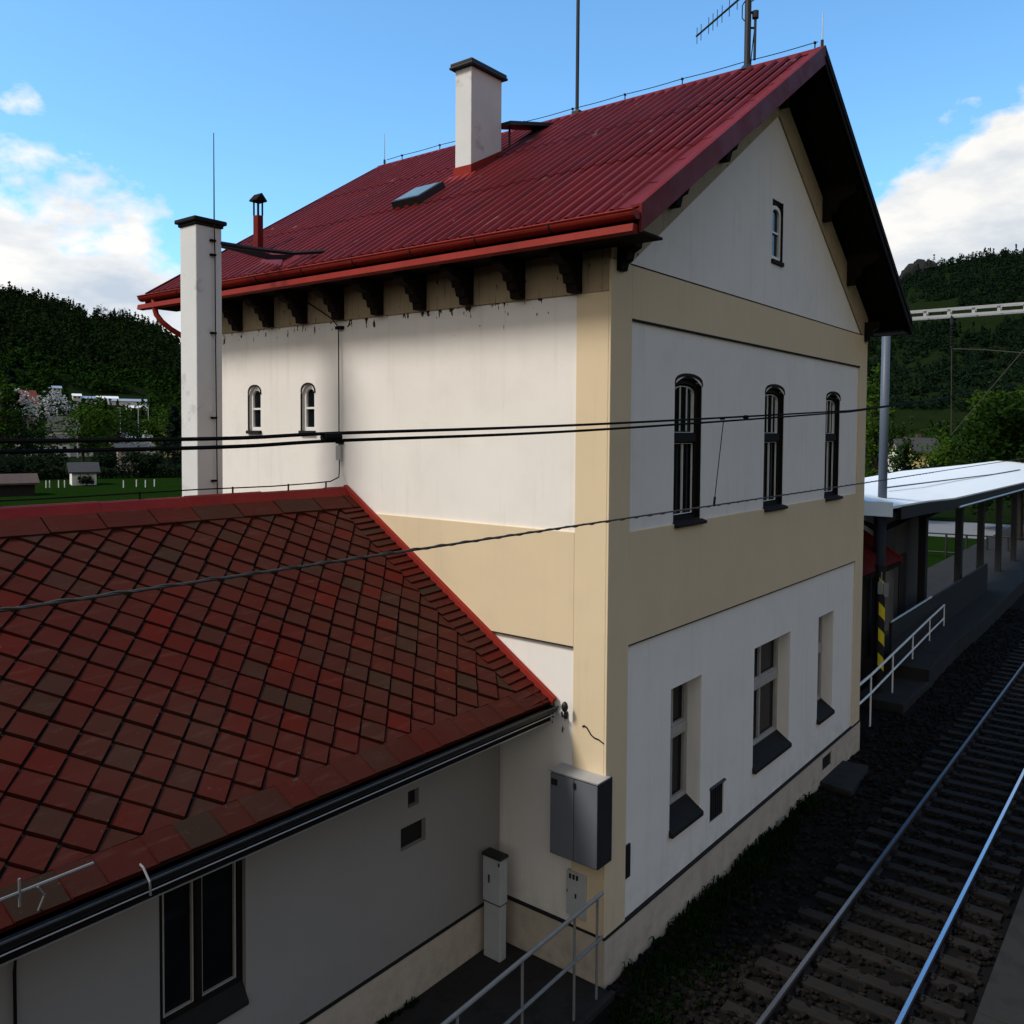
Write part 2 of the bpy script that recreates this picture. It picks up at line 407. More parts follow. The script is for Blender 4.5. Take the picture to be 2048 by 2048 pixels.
# cream trim
b = MB()
def fr(x0, x1, z0, z1): b.box(x0, x1, 0, W+.004, z0, z1)
fr(0, .432, .49, 7.704); fr(8.55, L, .49, 7.704)
b2 = [(.432, 8.55, 7.117, 7.704)]
for q in b2: fr(*q)
# band between storeys broken by nothing; sills sit on it
fr(.432, 8.55, 3.57, 4.82)
def sd(y0, y1, z0, z1): b.box(0, W+.004, y0, y1, z0, z1)
sd(W+.004, .4324, .49, 7.374); sd(.4324, DEP, 3.57, 4.82)
sd(W+.004, DEP, 7.374, 7.92) if False else None
b.build('cream_band', 'cream', st, bevel=.006)
b = MB()
b.prism([(0, 7.704), (.379, 7.704), (4.49, 10.46), (4.49, 10.92), (0, wall_top(0))], 1, 0, W+.003)
b.prism([(L, 7.704), (8.64, 7.704), (4.49, 10.46), (4.49, 10.92), (L, wall_top(L))], 1, 0, W+.003)
b.build('gable_frieze', 'frieze', st, bevel=.006)  # darker frieze colour paints in the shade under the verge
b = MB(); b.box(0, W+.004, W+.004, DEP, 7.376, 7.95); b.build('frieze', 'frieze', st, bevel=.005)
b = MB(); b.box(-.012, L+.012, -.012, W+.01, -.3, .475) if False else None
# plinth with the cellar opening left free
for x0, x1, z0, z1 in ((-.012, 6.905, -.3, .482), (6.905, 7.375, -.3, .16), (6.905, 7.375, .388, .482), (7.375, L+.012, -.3, .482)): b.box(x0, x1, -.012, W+.01, z0, z1)
b.box(-.012, W+.01, W+.012, 1.46, -.3, .482)
b.build('plinth', 'plinth', st)
b = MB(); b.box(-.022, L+.02, -.022, W+.008, .484, .503); b.box(-.022, W+.008, W+.01, 1.452, .484, .503); b.build('plinth_edge', 'darkstone', st)
# thin dark strips painting in the shadow line along the recessed panels
b = MB(); b.box(.43, 8.552, -.008, W-.002, 7.112, 7.130); b.box(.44, 8.5, -.006, W-.002, 3.562, 3.576); b.box(.38, 8.64, -.006, W-.002, 7.700, 7.712)
b.box(-.006, W-.002, .44, 1.7, 3.562, 3.574); b.build('panel_shadow_line', 'darkstone', st)

# windows -----------------------------------------------------------
def arch_pts(x0, x1, zs, za, n=10):
    m = (x0+x1)/2; h = (x1-x0)/2
    return [(m+h*math.cos(PI*t/n), zs+(za-zs)*math.sin(PI*t/n)**.8 if 0 < t < n else zs) for t in range(n+1)]
def strip(b, outer, inner, ax, a, c):    # closed frame between two outlines of equal length
    k = len(outer)
    for i in range(k):
        j = (i+1) % k; b.prism([outer[i], outer[j], inner[j], inner[i]], ax, a, c)
for a, c in UPW:
    root = MB()
    y0 = W+.05
    def outl(i, z0, zs, za): return [(a+i, z0), (c-i, z0)]+arch_pts(a+i, c-i, zs, za)
    fr_ = MB()
    strip(fr_, outl(.0, ZU0, ZUS, ZUA-.005), outl(.085, ZU0+.06, ZUS-.05, ZUA-.09), 1, y0, y0+.09)
    fr_.box(a+.08, c-.08, y0-.02, y0+.085, 5.79, 5.895)
    strip(fr_, outl(.0, ZU0+.002, ZUS-.002, ZUA-.007), outl(.022, ZU0+.02, ZUS-.02, ZUA-.03), 1, W+.004, y0+.001)
    win = fr_.build('window', 'brownframe', st, bevel=.004)
    g = MB(); g.quad((a+.05, y0+.06, ZU0+.03), (c-.05, y0+.06, ZU0+.03), (c-.05, y0+.06, ZUA-.03), (a+.05, y0+.06, ZUA-.03)); g.build('pane', 'glass', win)
    s = MB(); mid = (a+c)/2
    t = .0065
    # two casements below
    for x0, x1 in ((a+.10, mid-.005), (mid+.005, c-.10)):
        strip(s, [(x0, ZU0+.08), (x1, ZU0+.08), (x1, 5.775), (x0, 5.775)], [(x0+t, ZU0+.08+t*1.4), (x1-t, ZU0+.08+t*1.4), (x1-t, 5.775-t), (x0+t, 5.775-t)], 1, y0+.02, y0+.04)
    # arched toplight of three panes
    o = [(a+.10, 5.905), (c-.10, 5.905)]+arch_pts(a+.10, c-.10, ZUS-.09, ZUA-.115)
    i_ = [(a+.10+t, 5.905+t), (c-.10-t, 5.905+t)]+arch_pts(a+.10+t, c-.10-t, ZUS-.09, ZUA-.115-t)
    strip(s, o, i_, 1, y0+.01, y0+.05)
    w3 = (c-a-.2)/3
    for k in (1, 2): s.box(a+.10+w3*k-.005, a+.10+w3*k+.005, y0+.015, y0+.03, 5.92, ZUS+.0)
    s.build('sash', 'sash', win)
    h = MB(); strip2 = arch_pts(a-.0, c+.0, ZUS, ZUA)
    up_ = [(x, z+.035) for x, z in strip2]
    for p0, p1, q0, q1 in zip(strip2, strip2[1:], up_, up_[1:]): h.prism([p0, p1, q1, q0], 1, W-.012, W+.05)
    h.build('arch_hood', 'darkstone', win)
    si = MB(); si.prism([(W-.075, ZU0-.055), (W-.075, ZU0-.02), (W+.10, ZU0+.035), (W+.10, ZU0-.055)], 0, a-.015, c+.05); si.build('sill', 'darkstone', win, bevel=.006)
def lower_window(a, c, two):
    y0 = W+.19; zb, zt = 1.24, 2.835; zm = 2.16
    f = MB(); t = .05
    strip(f, [(a, zb), (c, zb), (c, zt), (a, zt)], [(a+t, zb+t), (c-t, zb+t), (c-t, zt-t), (a+t, zt-t)], 1, y0, y0+.07)
    f.box(a+t, c-t, y0-.025, y0+.06, zm-.06, zm+.07)
    win = f.build('window', 'oldsash', st, bevel=.005)
    g = MB(); g.quad((a+.03, y0+.05, zb), (c-.03, y0+.05, zb), (c-.03, y0+.05, zt), (a+.03, y0+.05, zt)); g.build('pane', 'glass', win)
    s = MB(); t2 = .026; n = 2
    xs = [a+t+(c-a-2*t)*k/n for k in range(n+1)]
    for x0, x1 in zip(xs, xs[1:]):
        for z0, z1 in ((zb+t, zm-.06), (zm+.07, zt-t)):
            strip(s, [(x0+.004, z0), (x1-.004, z0), (x1-.004, z1), (x0+.004, z1)], [(x0+t2, z0+t2), (x1-t2, z0+t2), (x1-t2, z1-t2), (x0+t2, z1-t2)], 1, y0+.008, y0+.045)
    s.build('sash', 'oldsash', win)
    si = MB(); si.prism([(W-.055, 1.03), (W-.055, 1.085), (y0+.01, zb+.02), (y0+.01, 1.03)], 0, a-.01, c+.01)
    si.build('sill', 'darkstone', win, bevel=.008)
for i, (a, c) in enumerate(LOW): lower_window(a, c, i == 1)
def small_window(P, ax, u0, u1, z0, z1, d0, sgn_label=None):
    f = MB(); t = .055; r = (u1-u0)
    o = [(u0, z0), (u1, z0)]+arch_pts(u0, u1, z1-.12, z1); i_ = [(u0+t, z0+t), (u1-t, z0+t)]+arch_pts(u0+t, u1-t, z1-.14, z1-t)
    strip(f, o, i_, ax, d0, d0+.05)
    win = f.build('window', 'sash', st, bevel=.004)
    g = MB(); pts = [(u0+.03, z0), (u1-.03, z0), (u1-.03, z1-.03), (u0+.03, z1-.03)]
    g.quad(*[((d0+.035, p[0], p[1]) if ax == 0 else (p[0], d0+.035, p[1])) for p in pts]); g.build('pane', 'glass', win)
    s = MB(); zm = (z0+z1)/2+.0
    bx = (lambda a0, a1, b0, b1: s.box(d0+.005, d0+.04, a0, a1, b0, b1)) if ax == 0 else (lambda a0, a1, b0, b1: s.box(a0, a1, d0+.005, d0+.04, b0, b1))
    bx(u0+t, u1-t, zm-.014, zm+.014)
    s.build('glazing_bar', 'sash', win)
    return win
for u0, u1, z0, z1 in lholes:
    win = small_window(None, 0, u0, u1, z0, z1-.01, W+.035)
    # spandrels and dark strips drawn for the shaded reveal
    b = MB(); b.box(W-.045, W+.034, u0-.02, u1+.02, z0-.045, z0+.004); b.build('sill', 'darkstone', win, bevel=.004)
    b = MB(); m_ = (u0+u1)/2
    for s_ in (0, 1):
        e = u0 if s_ == 0 else u1
        arc = [(e+(m_-e)*t/6, z1-.13+.13*math.sin(PI/2*t/6)**.8) for t in range(7)]
        b.prism([(e, z1+.001)]+arc, 0, W-.001, W+.033)
    b.build('arch_infill', 'white', win)
    b = MB(); a1 = [(p[0], p[1]) for p in arch_pts(u0-.002, u1+.002, z1-.13, z1)]
    a2 = [(x+(x-m_)*.10, z+.022) for x, z in a1]
    for p0, p1, q0, q1 in zip(a1, a1[1:], a2, a2[1:]): b.prism([p0, p1, q1, q0], 0, W-.012, W+.01)
    b.box(W-.012, W+.01, u1-.001, u1+.014, z0, z1-.13)  # dark strip stands in for shade on the far reveal
    b.build('arch_hood', 'darkstone', win)
gw = small_window(None, 1, 4.362, 4.735, 8.41, 9.195, W+.02)
b = MB(); b.box(4.34, 4.77, W-.03, W+.10, 8.345, 8.40); b.build('sill', 'darkstone', gw)
b = MB(); b.box(4.36, 4.75, W+.03, W+.12, 9.205, 9.262); b.box(4.735, 4.755, W-.008, W+.06, 8.40, 9.262); b.build('lintel', 'darkstone', gw)
# ventilation openings
def dark_fill(name, b, m='black'): return b.build(name, m, st)
b = MB(); b.box(2.605, 3.025, W+.02, W+.1, .795, 1.262)
for k in range(7): b.box(2.63+k*.06, 2.645+k*.06, W+.008, W+.03, .81, 1.235)
b.prism([(W-.03, 1.25), (W-.03, 1.262), (W+.05, 1.30), (W+.05, 1.25)], 0, 2.59, 3.04)
dark_fill('vent_grille', b, 'darkmetal')
b = MB(); b.box(6.905, 7.375, W-.02, W+.15, .16, .388); dark_fill('cellar_window', b)
b = MB(); b.box(.405, .545, W-.02, W+.03, .955, 1.328); dark_fill('junction_box', b)

# roof ----------------------------------------------------------------
YN, YF, TH = -.61, 8.32, .10
def roof_slab(b, xe, zt_off=0.0):
    s = 1 if xe < XR else -1
    a = [(xe, roof_top(xe)), (XR, ZR), (XR, ZR-TH*1.18), (xe, roof_top(xe)-TH*1.18)]
    b.prism(a, 1, YN, YF)
b = MB(); roof_slab(b, XE); roof_slab(b, XE2)
roof = b.build('roof', 'roof', st)
# ribs of the sheeting; overlapped sheet ends step slightly
ux = Vector((XR-XE, 0, ZR-ZE)).normalized(); un = Vector((-ux.z, 0, ux.x)); SLN = math.hypot(XR-XE, ZR-ZE)
b = MB()
def on_roof(y, s, h): p = Vector((XE, y, ZE))+ux*s+un*h; return (p.x, p.y, p.z)
y = YN+.30; k = 0
while y < YF-.12:
    prof = [(-.045, .002), (-.018, .030), (.018, .030), (.045, .002)]
    wob = R.uniform(-.008, .008)
    segs = [0.0, 1.95+R.uniform(-.03, .03), 3.9+R.uniform(-.03, .03), SLN-.12]
    for (s0, s1), lift in zip(zip(segs, segs[1:]), (0, .010, .020)):
        s0b = max(0, s0-.03)
        for (o0, h0), (o1, h1) in zip(prof, prof[1:]):
            b.quad(on_roof(y+o0+wob, s0b, h0+lift), on_roof(y+o1+wob, s0b, h1+lift), on_roof(y+o1+wob, s1, h1+lift), on_roof(y+o0+wob, s1, h0+lift))
        b.quad(*[on_roof(y+o+wob, s0b, h+lift) for o, h in prof])
    y += .178+R.uniform(-.004, .004); k += 1
# far slope ribs kept simpler
for i in range(46):
    y = YN+.3+i*.185
    for d in (0,):
        p = [(-.03, .0), (0, .028), (.03, .0)]
        for (o0, h0), (o1, h1) in zip(p, p[1:]):
            f = lambda o, s, h: (XE2-ux.x*s+ux.z*h*1, y+o, ZE+ux.z*s+ux.x*h)
            b.quad(f(o0, 0, h0), f(o1, 0, h1), f(o1, SLN-.1, h1), f(o0, SLN-.1, h0))
b.build('seam', 'roof', roof, fix=False)
# plain sheets along the near verge with staggered cross laps
b = MB(); 
for j, s in enumerate([.02+.72*i for i in range(8)]):
    LJ = R.uniform(-.05, .05)
    for q in range(1):
        o = .14*(j % 2)*0
        if s+.40 > SLN-.1: continue
        b.quad(on_roof(YN+.03, s+LJ, .010), on_roof(YN+.25, s-LJ, .010), on_roof(YN+.25, s+.73, .004), on_roof(YN+.03, s+.73, .004))
        b.quad(on_roof(YN+.03, s+LJ, .010), on_roof(YN+.25, s-LJ, .010), on_roof(YN+.25, s-LJ, .0), on_roof(YN+.03, s+LJ, .0))
b.build('verge_sheet', 'roof', roof, fix=False)
# ridge cap
b = MB()
for k in range(9):
    ya, yb = YN-.01+k*1.0, min(YF+.01, YN+.02+(k+1)*1.0)
    b.prism([(XR-.15, ZR-.075), (XR-.02, ZR+.035), (XR+.02, ZR+.035), (XR+.15, ZR-.075), (XR+.13, ZR-.09), (XR-.13, ZR-.09)], 1, ya, yb)
b.build('ridge_cap', 'verge', roof)
# bargeboards at both gables
def barge(b, y0, y1, top, bot, xe0=XE-.0, xe1=XE2):
    for xe in (xe0, xe1):
        b.prism([(xe, roof_top(xe)+top), (XR, ZR+top), (XR, ZR-bot), (xe, roof_top(xe)-bot)], 1, y0, y1)
b = MB(); b.prism([(XE, ZE+.035), (XR, ZR+.05), (XR, ZR-.21), (XE, ZE-.235)], 1, YN-.03, YN-.002); b.prism([(XE, ZE+.036), (XR, ZR+.052), (XR, ZR+.02), (XE, ZE+.012)], 1, YN, YN+.09)
b.build('verge_board', 'verge', roof)
b = MB(); b.prism([(XE2, ZE+.036), (XR, ZR+.05), (XR, ZR-.21), (XE2, ZE-.26)], 1, YN-.03, YN-.002)
b.prism([(XE2+.025, ZE-.28), (XE2+.025, ZE+.03), (XE2, ZE+.036), (XE2, ZE-.26)], 1, YN-.03, YF)
b.build('verge_board', 'wood', roof)
b = MB(); barge(b, YF+.002, YF+.03, .035, .22); b.build('verge_board', 'verge', roof)
b = MB(); b.box(XE2+.0, XE2+.02, YN, YF, ZE-.02, ZE-.0); b.prism([(XE2-.01, ZE-.10), (XE2-.01, ZE-.075), (XR+.0, ZR-.10), (XR, ZR-.125)], 1, YN-.045, YN-.031); b.build('verge_trim', 'wood', roof)
# soffit lining
b = MB()
for xe in (XE, XE2):
    b.prism([(xe+(.03 if xe < 0 else -.03), roof_top(xe)-.135), (XR, ZR-.135), (XR, ZR-.175), (xe+(.03 if xe < 0 else -.03), roof_top(xe)-.19)], 1, YN+.03, YF-.03)
b.box(XE+.01, .0, YN+.02, YF-.02, 7.815, 7.84); b.box(L, XE2-.01, YN+.02, YF-.02, 7.76, 7.79)
b.build('soffit', 'wood', st)
# gutter with straps, and the fascia below it
b = MB(); gy0, gy1 = YN-.015, YF+.02
gx, gz, gr = XE-.055, 7.985, .078
def gut_ring(t, r): return (gx+r*math.cos(t), gz+r*math.sin(t))
seg = [gy0+k*.98 for k in range(9)]+[gy1]
for y0, y1 in zip(seg, seg[1:]):
    for k in range(10):
        t0, t1 = PI+PI*k/10, PI+PI*(k+1)/10
        sag = 0
        p0, p1 = gut_ring(t0, gr), gut_ring(t1, gr); q0, q1 = gut_ring(t0, gr-.006), gut_ring(t1, gr-.006)
        b.quad((p0[0], y0+.004, p0[1]), (p1[0], y0+.004, p1[1]), (p1[0], y1, p1[1]), (p0[0], y1, p0[1]))
        b.quad((q0[0], y0+.004, q0[1]), (q1[0], y0+.004, q1[1]), (q1[0], y1, q1[1]), (q0[0], y1, q0[1]))
    b.tube([(gx-gr, y0+.004, gz+.004), (gx-gr, y1, gz+.004)], .011, 6)
for y in (gy0, gy1):
    b.prism([gut_ring(PI+PI*k/10, gr) for k in range(11)], 1, y-.003, y+.003)
gut = b.build('gutter', 'redtrim', st, fix=True)
for y in seg[1:-1]:
    b = MB(); b.tube([(*gut_ring(PI+PI*k/10, gr+.004),)[:1]+(y,)+(gut_ring(PI+PI*k/10, gr+.004)[1],) for k in range(11)], .008, 5)
    b.build('gutter_strap', 'darkmetal', gut)
b = MB(); b.prism([(XE+.0, 7.785), (XE-.10, 7.795), (XE-.085, 7.868), (XE+.0, 7.868)], 1, YN+.01, YF+.10); b.build('fascia', 'redtrim', st)
b = MB(); b.box(XE, XE+.03, YN+.005, YF-.01, 7.79, 8.0); b.build('fascia_backing', 'wood', st)
# downpipe swan neck at the far end
b = MB(); b.tube([(gx, 7.98, 7.93), (gx, 7.97, 7.80), (gx+.01, 7.93, 7.68), (gx+.06, 7.86, 7.57), (gx+.16, 7.78, 7.46), (gx+.32, 7.74, 7.37), (gx+.44, 7.75, 7.28), (-.06, 7.76, 7.1), (-.06, 7.76, .1)], .042, 10)
b.build('downpipe', 'redtrim', st, smooth=True)
# eave brackets along the long side
prof = [(0, 7.385), (-.10, 7.385), (-.115, 7.47), (-.16, 7.475), (-.18, 7.56), (-.235, 7.57), (-.25, 7.64), (-.36, 7.665), (-.43, 7.72), (-.44, 7.82), (0, 7.82)]
for i in range(10):
    yc = .43+.763*i
    b = MB(); b.prism([(x-.001, z) for x, z in prof], 1, yc-.07, yc+.07); b.build('bracket', 'wood', st, bevel=.006)
# stepped purlin ends on the gable
for x in (1.24, 2.55, XR, 2*XR-2.55, 2*XR-1.24):
    zt = roof_top(x)-.17; b = MB()
    prf = [(0, zt-.50), (-.11, zt-.50), (-.14, zt-.38), (-.20, zt-.36), (-.25, zt-.22), (-.40, zt-.17), (-.52, zt-.10), (-.52, zt+.02), (0, zt+.02)]
    w = .06
    b.prism([(yy-.001, zz) for yy, zz in prf], 0, x-w, x+w); b.build('bracket', 'wood', st, bevel=.005)
for x in (.10, L-.23):
    b = MB(); b.prism([(0, 7.60), (-.05, 7.60), (-.07, 7.68), (-.12, 7.70), (-.14, 7.78), (-.22, 7.82), (-.24, 7.95), (0, 7.95)], 1-1, x, x+.14); b.build('bracket', 'wood', st, bevel=.005)

# main chimney
cx0, cx1, cy0, cy1 = 2.155, 2.875, 3.82, 4.143
b = MB(); b.box(cx0, cx1, cy0, cy1, 9.2, 11.36); ch = b.build('chimney', 'chimney', st, bevel=.012)
b = MB(); b.box(cx0-.07, cx1+.07, cy0-.07, cy1+.07, 11.36, 11.40); b.box(cx0-.06, cx1+.06, cy0-.055, cy1+.055, 11.40, 11.45); b.build('cap', 'black', ch, bevel=.012)
b = MB(); b.prism([(cx0-.02, 9.55), (cx0-.02, roof_top(cx0)+.16), (cx1+.02, roof_top(cx1)+.10), (cx1+.02, 9.9)], 1, cy0-.018, cy1+.018); b.prism([(cx0-.22, roof_top(cx0-.22)+.02), (cx0-.0, roof_top(cx0)+.05), (cx0, roof_top(cx0)-.05), (cx0-.22, roof_top(cx0-.22)-.05)], 1, cy0-.10, cy1+.10); b.build('flashing', 'redtrim', ch)
# plank walkway from the chimney to the ridge
b = MB(); b.prism([(cx1+.02, 10.66), (XR-.35, 10.98), (XR-.35, 11.035), (cx1+.02, 10.72)], 1, 3.66, 4.02)
b.build('roof_walkway', 'black', st)
b = MB()
for x in (3.1, 3.7): b.tube([(x, 3.84, roof_top(x)-.02), (x, 3.84, 10.72+(x-2.9)*.25)], .018, 6)
b.tube([(3.2, 3.70, 10.45), (3.9, 3.70, 10.9)], .012, 6); b.build('walkway_leg', 'black', st)
# skylight hatch
b = MB()
def rbox(b, y0, y1, s0, s1, h0, h1):
    c = [on_roof(y, s, h) for y in (y0, y1) for s in (s0, s1) for h in (h0, h1)]
    for f in ((0, 1, 3, 2), (4, 6, 7, 5), (0, 4, 5, 1), (2, 3, 7, 6), (0, 2, 6, 4), (1, 5, 7, 3)): b.quad(*[c[i] for i in f])
s_a = (1.0-XE)/ux.x
rbox(b, 3.86, 4.42, s_a+.18, s_a+.78, .0, .13)
skl = b.build('skylight', 'darkmetal', roof, bevel=.01)
b = MB(); rbox(b, 3.90, 4.38, s_a+.22, s_a+.74, .131, .136); b.build('pane', 'skyglass', roof)
# vent pipe with cowl
vx, vy = .30, 6.5; vz = roof_top(vx)
b = MB(); b.box(vx-.05, vx+.05, vy-.06, vy+.06, vz-.1, vz+.62); vp = b.build('vent_pipe', 'verge', roof, bevel=.008)
b = MB(); b.box(vx-.05, vx-.03, vy-.06, vy-.04, vz+.62, vz+.83); b.box(vx+.03, vx+.05, vy-.06, vy-.04, vz+.62, vz+.83); b.box(vx-.05, vx-.03, vy+.04, vy+.06, vz+.62, vz+.83); b.box(vx+.03, vx+.05, vy+.04, vy+.06, vz+.62, vz+.83)
b.prism([(vx-.09, vz+.83), (vx+.09, vz+.83), (vx+.09, vz+.85), (vx, vz+.95), (vx-.09, vz+.85)], 1, vy-.1, vy+.1); b.build('vent_cowl', 'wood', roof)
# raised saddle sheet behind the wing's chimney stay
b = MB(); 
p = [on_roof(6.2, .02, .0), on_roof(4.7, .02, .0), on_roof(5.0, .55, .02), on_roof(5.55, .62, .14), on_roof(6.0, .55, .02)]
b.quad(p[0], p[1], p[2], p[3], p[4]); b.build('saddle_sheet', 'roof', roof, fix=False)

# ------------------------------------------------------------------ things on the main roof
def rod(name, label, x, y, z, h, r=.010):
    t = thing(name, label, 'lightning rod', (x, y, z))
    b = MB(); b.tube([(x, y, z), (x, y, z+.10)], .022, 8); b.build('base', 'darkmetal', t)
    b = MB(); b.tube([(x, y, z+.08), (x, y, z+h)], [r, r*.5], 6); b.build('rod', 'metal', t)
rod('lightning_rod', 'short lightning rod on the gable peak at the front end of the ridge', XR, YN+.02, ZR+.03, .48)
rod('lightning_rod', 'thin lightning rod at the far end of the station roof ridge', XR, YF-.15, ZR+.03, .62)
m1 = thing('roof_mast', 'tall plain thin pole standing on the middle of the ridge', 'mast', (XR, 3.5, ZR+.02))
b = MB(); b.tube([(XR, 3.5, ZR-.02), (XR, 3.5, ZR+6)], .030, 8); b.build('pole', 'darkmetal', m1)
b = MB(); b.box(XR-.06, XR+.06, 3.42, 3.58, ZR-.02, ZR+.07); b.build('base', 'darkmetal', m1, bevel=.02)
am = thing('antenna_mast', 'thick dark mast with a yagi aerial and brackets near the front end of the ridge', 'antenna', (XR, .5, ZR+.02))
b = MB(); b.tube([(XR, .5, ZR-.05), (XR, .5, ZR+3.4)], .048, 10); b.build('pole', 'darkmetal', am, smooth=False)
b = MB(); b.tube([(XR, .5, ZR-.03), (XR, .5, ZR+.06)], [.14, .06], 10); b.build('base', 'darkmetal', am)
d0 = Vector((math.cos(.969), math.sin(.969), 0)); m0 = Vector((XR, .5, 12.36))
b = MB(); b.tube([m0-d0*.1, m0+d0*1.52], .016, 6); yg = b.build('yagi_aerial', 'darkmetal', am)
for t in (1.50, 1.37, 1.13, 1.0, .87, .73, .52, .3):
    p = m0+d0*t; b = MB(); b.tube([p-Vector((0, 0, .13)), p+Vector((0, 0, .13))], .006, 5); b.build('element', 'darkmetal', yg)
s0 = Vector((math.sin(YAW), -math.cos(YAW), 0))
def mp(a, z): q = Vector((XR, .5, ZR+z))+s0*a; return (q.x, q.y, q.z)
b = MB(); b.tube([mp(.105, .14), mp(.108, .75)], .020, 6); b.tube([mp(.108, .74), mp(.108, .84)], .05, 8); b.tube([mp(0, .82), mp(.11, .82)], .02, 6); b.tube([mp(0, .60), mp(.11, .60)], .016, 6); b.build('clamp_tube', 'darkmetal', am)
b = MB(); b.tube([mp(.05, .98), mp(.15, 1.06), mp(.24, 1.16), mp(.25, 1.30), mp(.27, 1.6)], .009, 5); b.tube([mp(.06, 1.24), mp(.2, 1.45), mp(.24, 1.55)], .009, 5)
b.tube([mp(-.05, .70), mp(-.085, .74), mp(-.085, .92), mp(-.05, .98)], .008, 5); b.tube([mp(.10, .6), mp(.06, .2), mp(.05, .02)], .008, 5)
b.build('coax_cable', 'wire', am)
lc = thing('lightning_conductor', 'thin conductor wire on small clips along the main roof ridge', 'wire', (XR, 0, ZR))
b = MB()
pts = []
for i in range(60):
    y = YN+.08+i*(YF-.3-YN)/59; pts.append((XR, y, ZR+.125-.010*abs(math.sin((y-YN-.12)/1.02*PI))))
b.tube(pts, .0065, 5); b.build('conductor', 'wire', lc)
for i in range(9):
    y = YN+.12+i*1.02; b = MB(); b.tube([(XR, y, ZR+.02), (XR, y, ZR+.13)], .009, 5); b.box(XR-.02, XR+.02, y-.012, y+.012, ZR+.105, ZR+.135); b.build('clip', 'wire', lc)

# ------------------------------------------------------------------ annex wing in front
YA, YE, ZEA, YRG, ZRG = 1.453, .7254, 2.93, 4.13, 5.085
ax = thing('annex_wing', 'low white wing with a red diamond slate roof against the station house', 'building')
XL = -15.0
su = Vector((0, YRG-YE, ZRG-ZEA)); SA = su.length; su.normalize(); sn = Vector((0, -su.z, su.y))
def ar(x, s, h=0.): p = Vector((x, YE, ZEA))+su*s+sn*h; return (p.x, p.y, p.z)
b = MB()
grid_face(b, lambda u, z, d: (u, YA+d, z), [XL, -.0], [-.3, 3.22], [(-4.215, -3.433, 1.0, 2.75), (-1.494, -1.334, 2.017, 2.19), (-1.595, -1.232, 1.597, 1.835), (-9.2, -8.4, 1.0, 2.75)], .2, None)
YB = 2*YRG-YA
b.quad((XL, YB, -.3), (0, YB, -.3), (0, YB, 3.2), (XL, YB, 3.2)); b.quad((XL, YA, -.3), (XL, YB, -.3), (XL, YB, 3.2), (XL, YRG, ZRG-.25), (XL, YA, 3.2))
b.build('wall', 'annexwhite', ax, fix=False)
b = MB(); b.box(XL, -.014, YA-.02, YA+.01, -.3, .482); b.build('plinth', 'plinth', ax)
b = MB(); b.box(XL, -.024, YA-.03, YA+.008, .484, .503); b.build('plinth_edge', 'darkstone', ax)
b = MB(); b.box(-1.494, -1.334, YA+.06, YA+.1, 2.017, 2.19); b.build('wall_opening', 'black', ax)
b = MB(); b.box(-1.595, -1.232, YA+.06, YA+.1, 1.597, 1.835); b.build('wall_opening', 'black', ax)
for x0 in (-4.215, -9.2):
    x1 = x0+.782; y0 = YA+.045; t = .05; zb, zt = 1.17, 2.75
    f = MB(); strip(f, [(x0, zb), (x1, zb), (x1, zt), (x0, zt)], [(x0+t, zb+t), (x1-t, zb+t), (x1-t, zt-t), (x0+t, zt-t)], 1, y0, y0+.07)
    xm = x0+.36; f.box(xm-.028, xm+.028, y0-.015, y0+.06, zb+t, zt-t)
    win = f.build('window', 'brownframe', ax, bevel=.004)
    g = MB(); g.quad((x0+.03, y0+.05, zb), (x1-.03, y0+.05, zb), (x1-.03, y0+.05, zt), (x0+.03, y0+.05, zt)); g.build('pane', 'glass', win)
    s = MB(); t2 = .014
    for a, c in ((x0+t+.008, xm-.034), (xm+.034, x1-t-.008)):
        strip(s, [(a, zb+t+.004), (c, zb+t+.004), (c, zt-t), (a, zt-t)], [(a+t2, zb+t+t2), (c-t2, zb+t+t2), (c-t2, zt-t-t2), (a+t2, zt-t-t2)], 1, y0+.012, y0+.04)
    s.build('sash', 'oldsash', win)
    si = MB(); si.prism([(YA-.05, 1.0), (YA-.05, 1.03), (y0+.01, zb+.02), (y0+.01, 1.0)], 0, x0+.002, x1-.002); si.build('sill', 'darkstone', win, bevel=.006)
# roof body
b = MB()
b.prism([(YE, ZEA-.02), (YRG, ZRG-.02), (2*YRG-YE, ZEA-.02), (2*YRG-YE, ZEA-.14), (YRG, ZRG-.16), (YE, ZEA-.14)], 0, XL-.4, -.004)
aroof = b.build('roof', 'tilebase', ax)
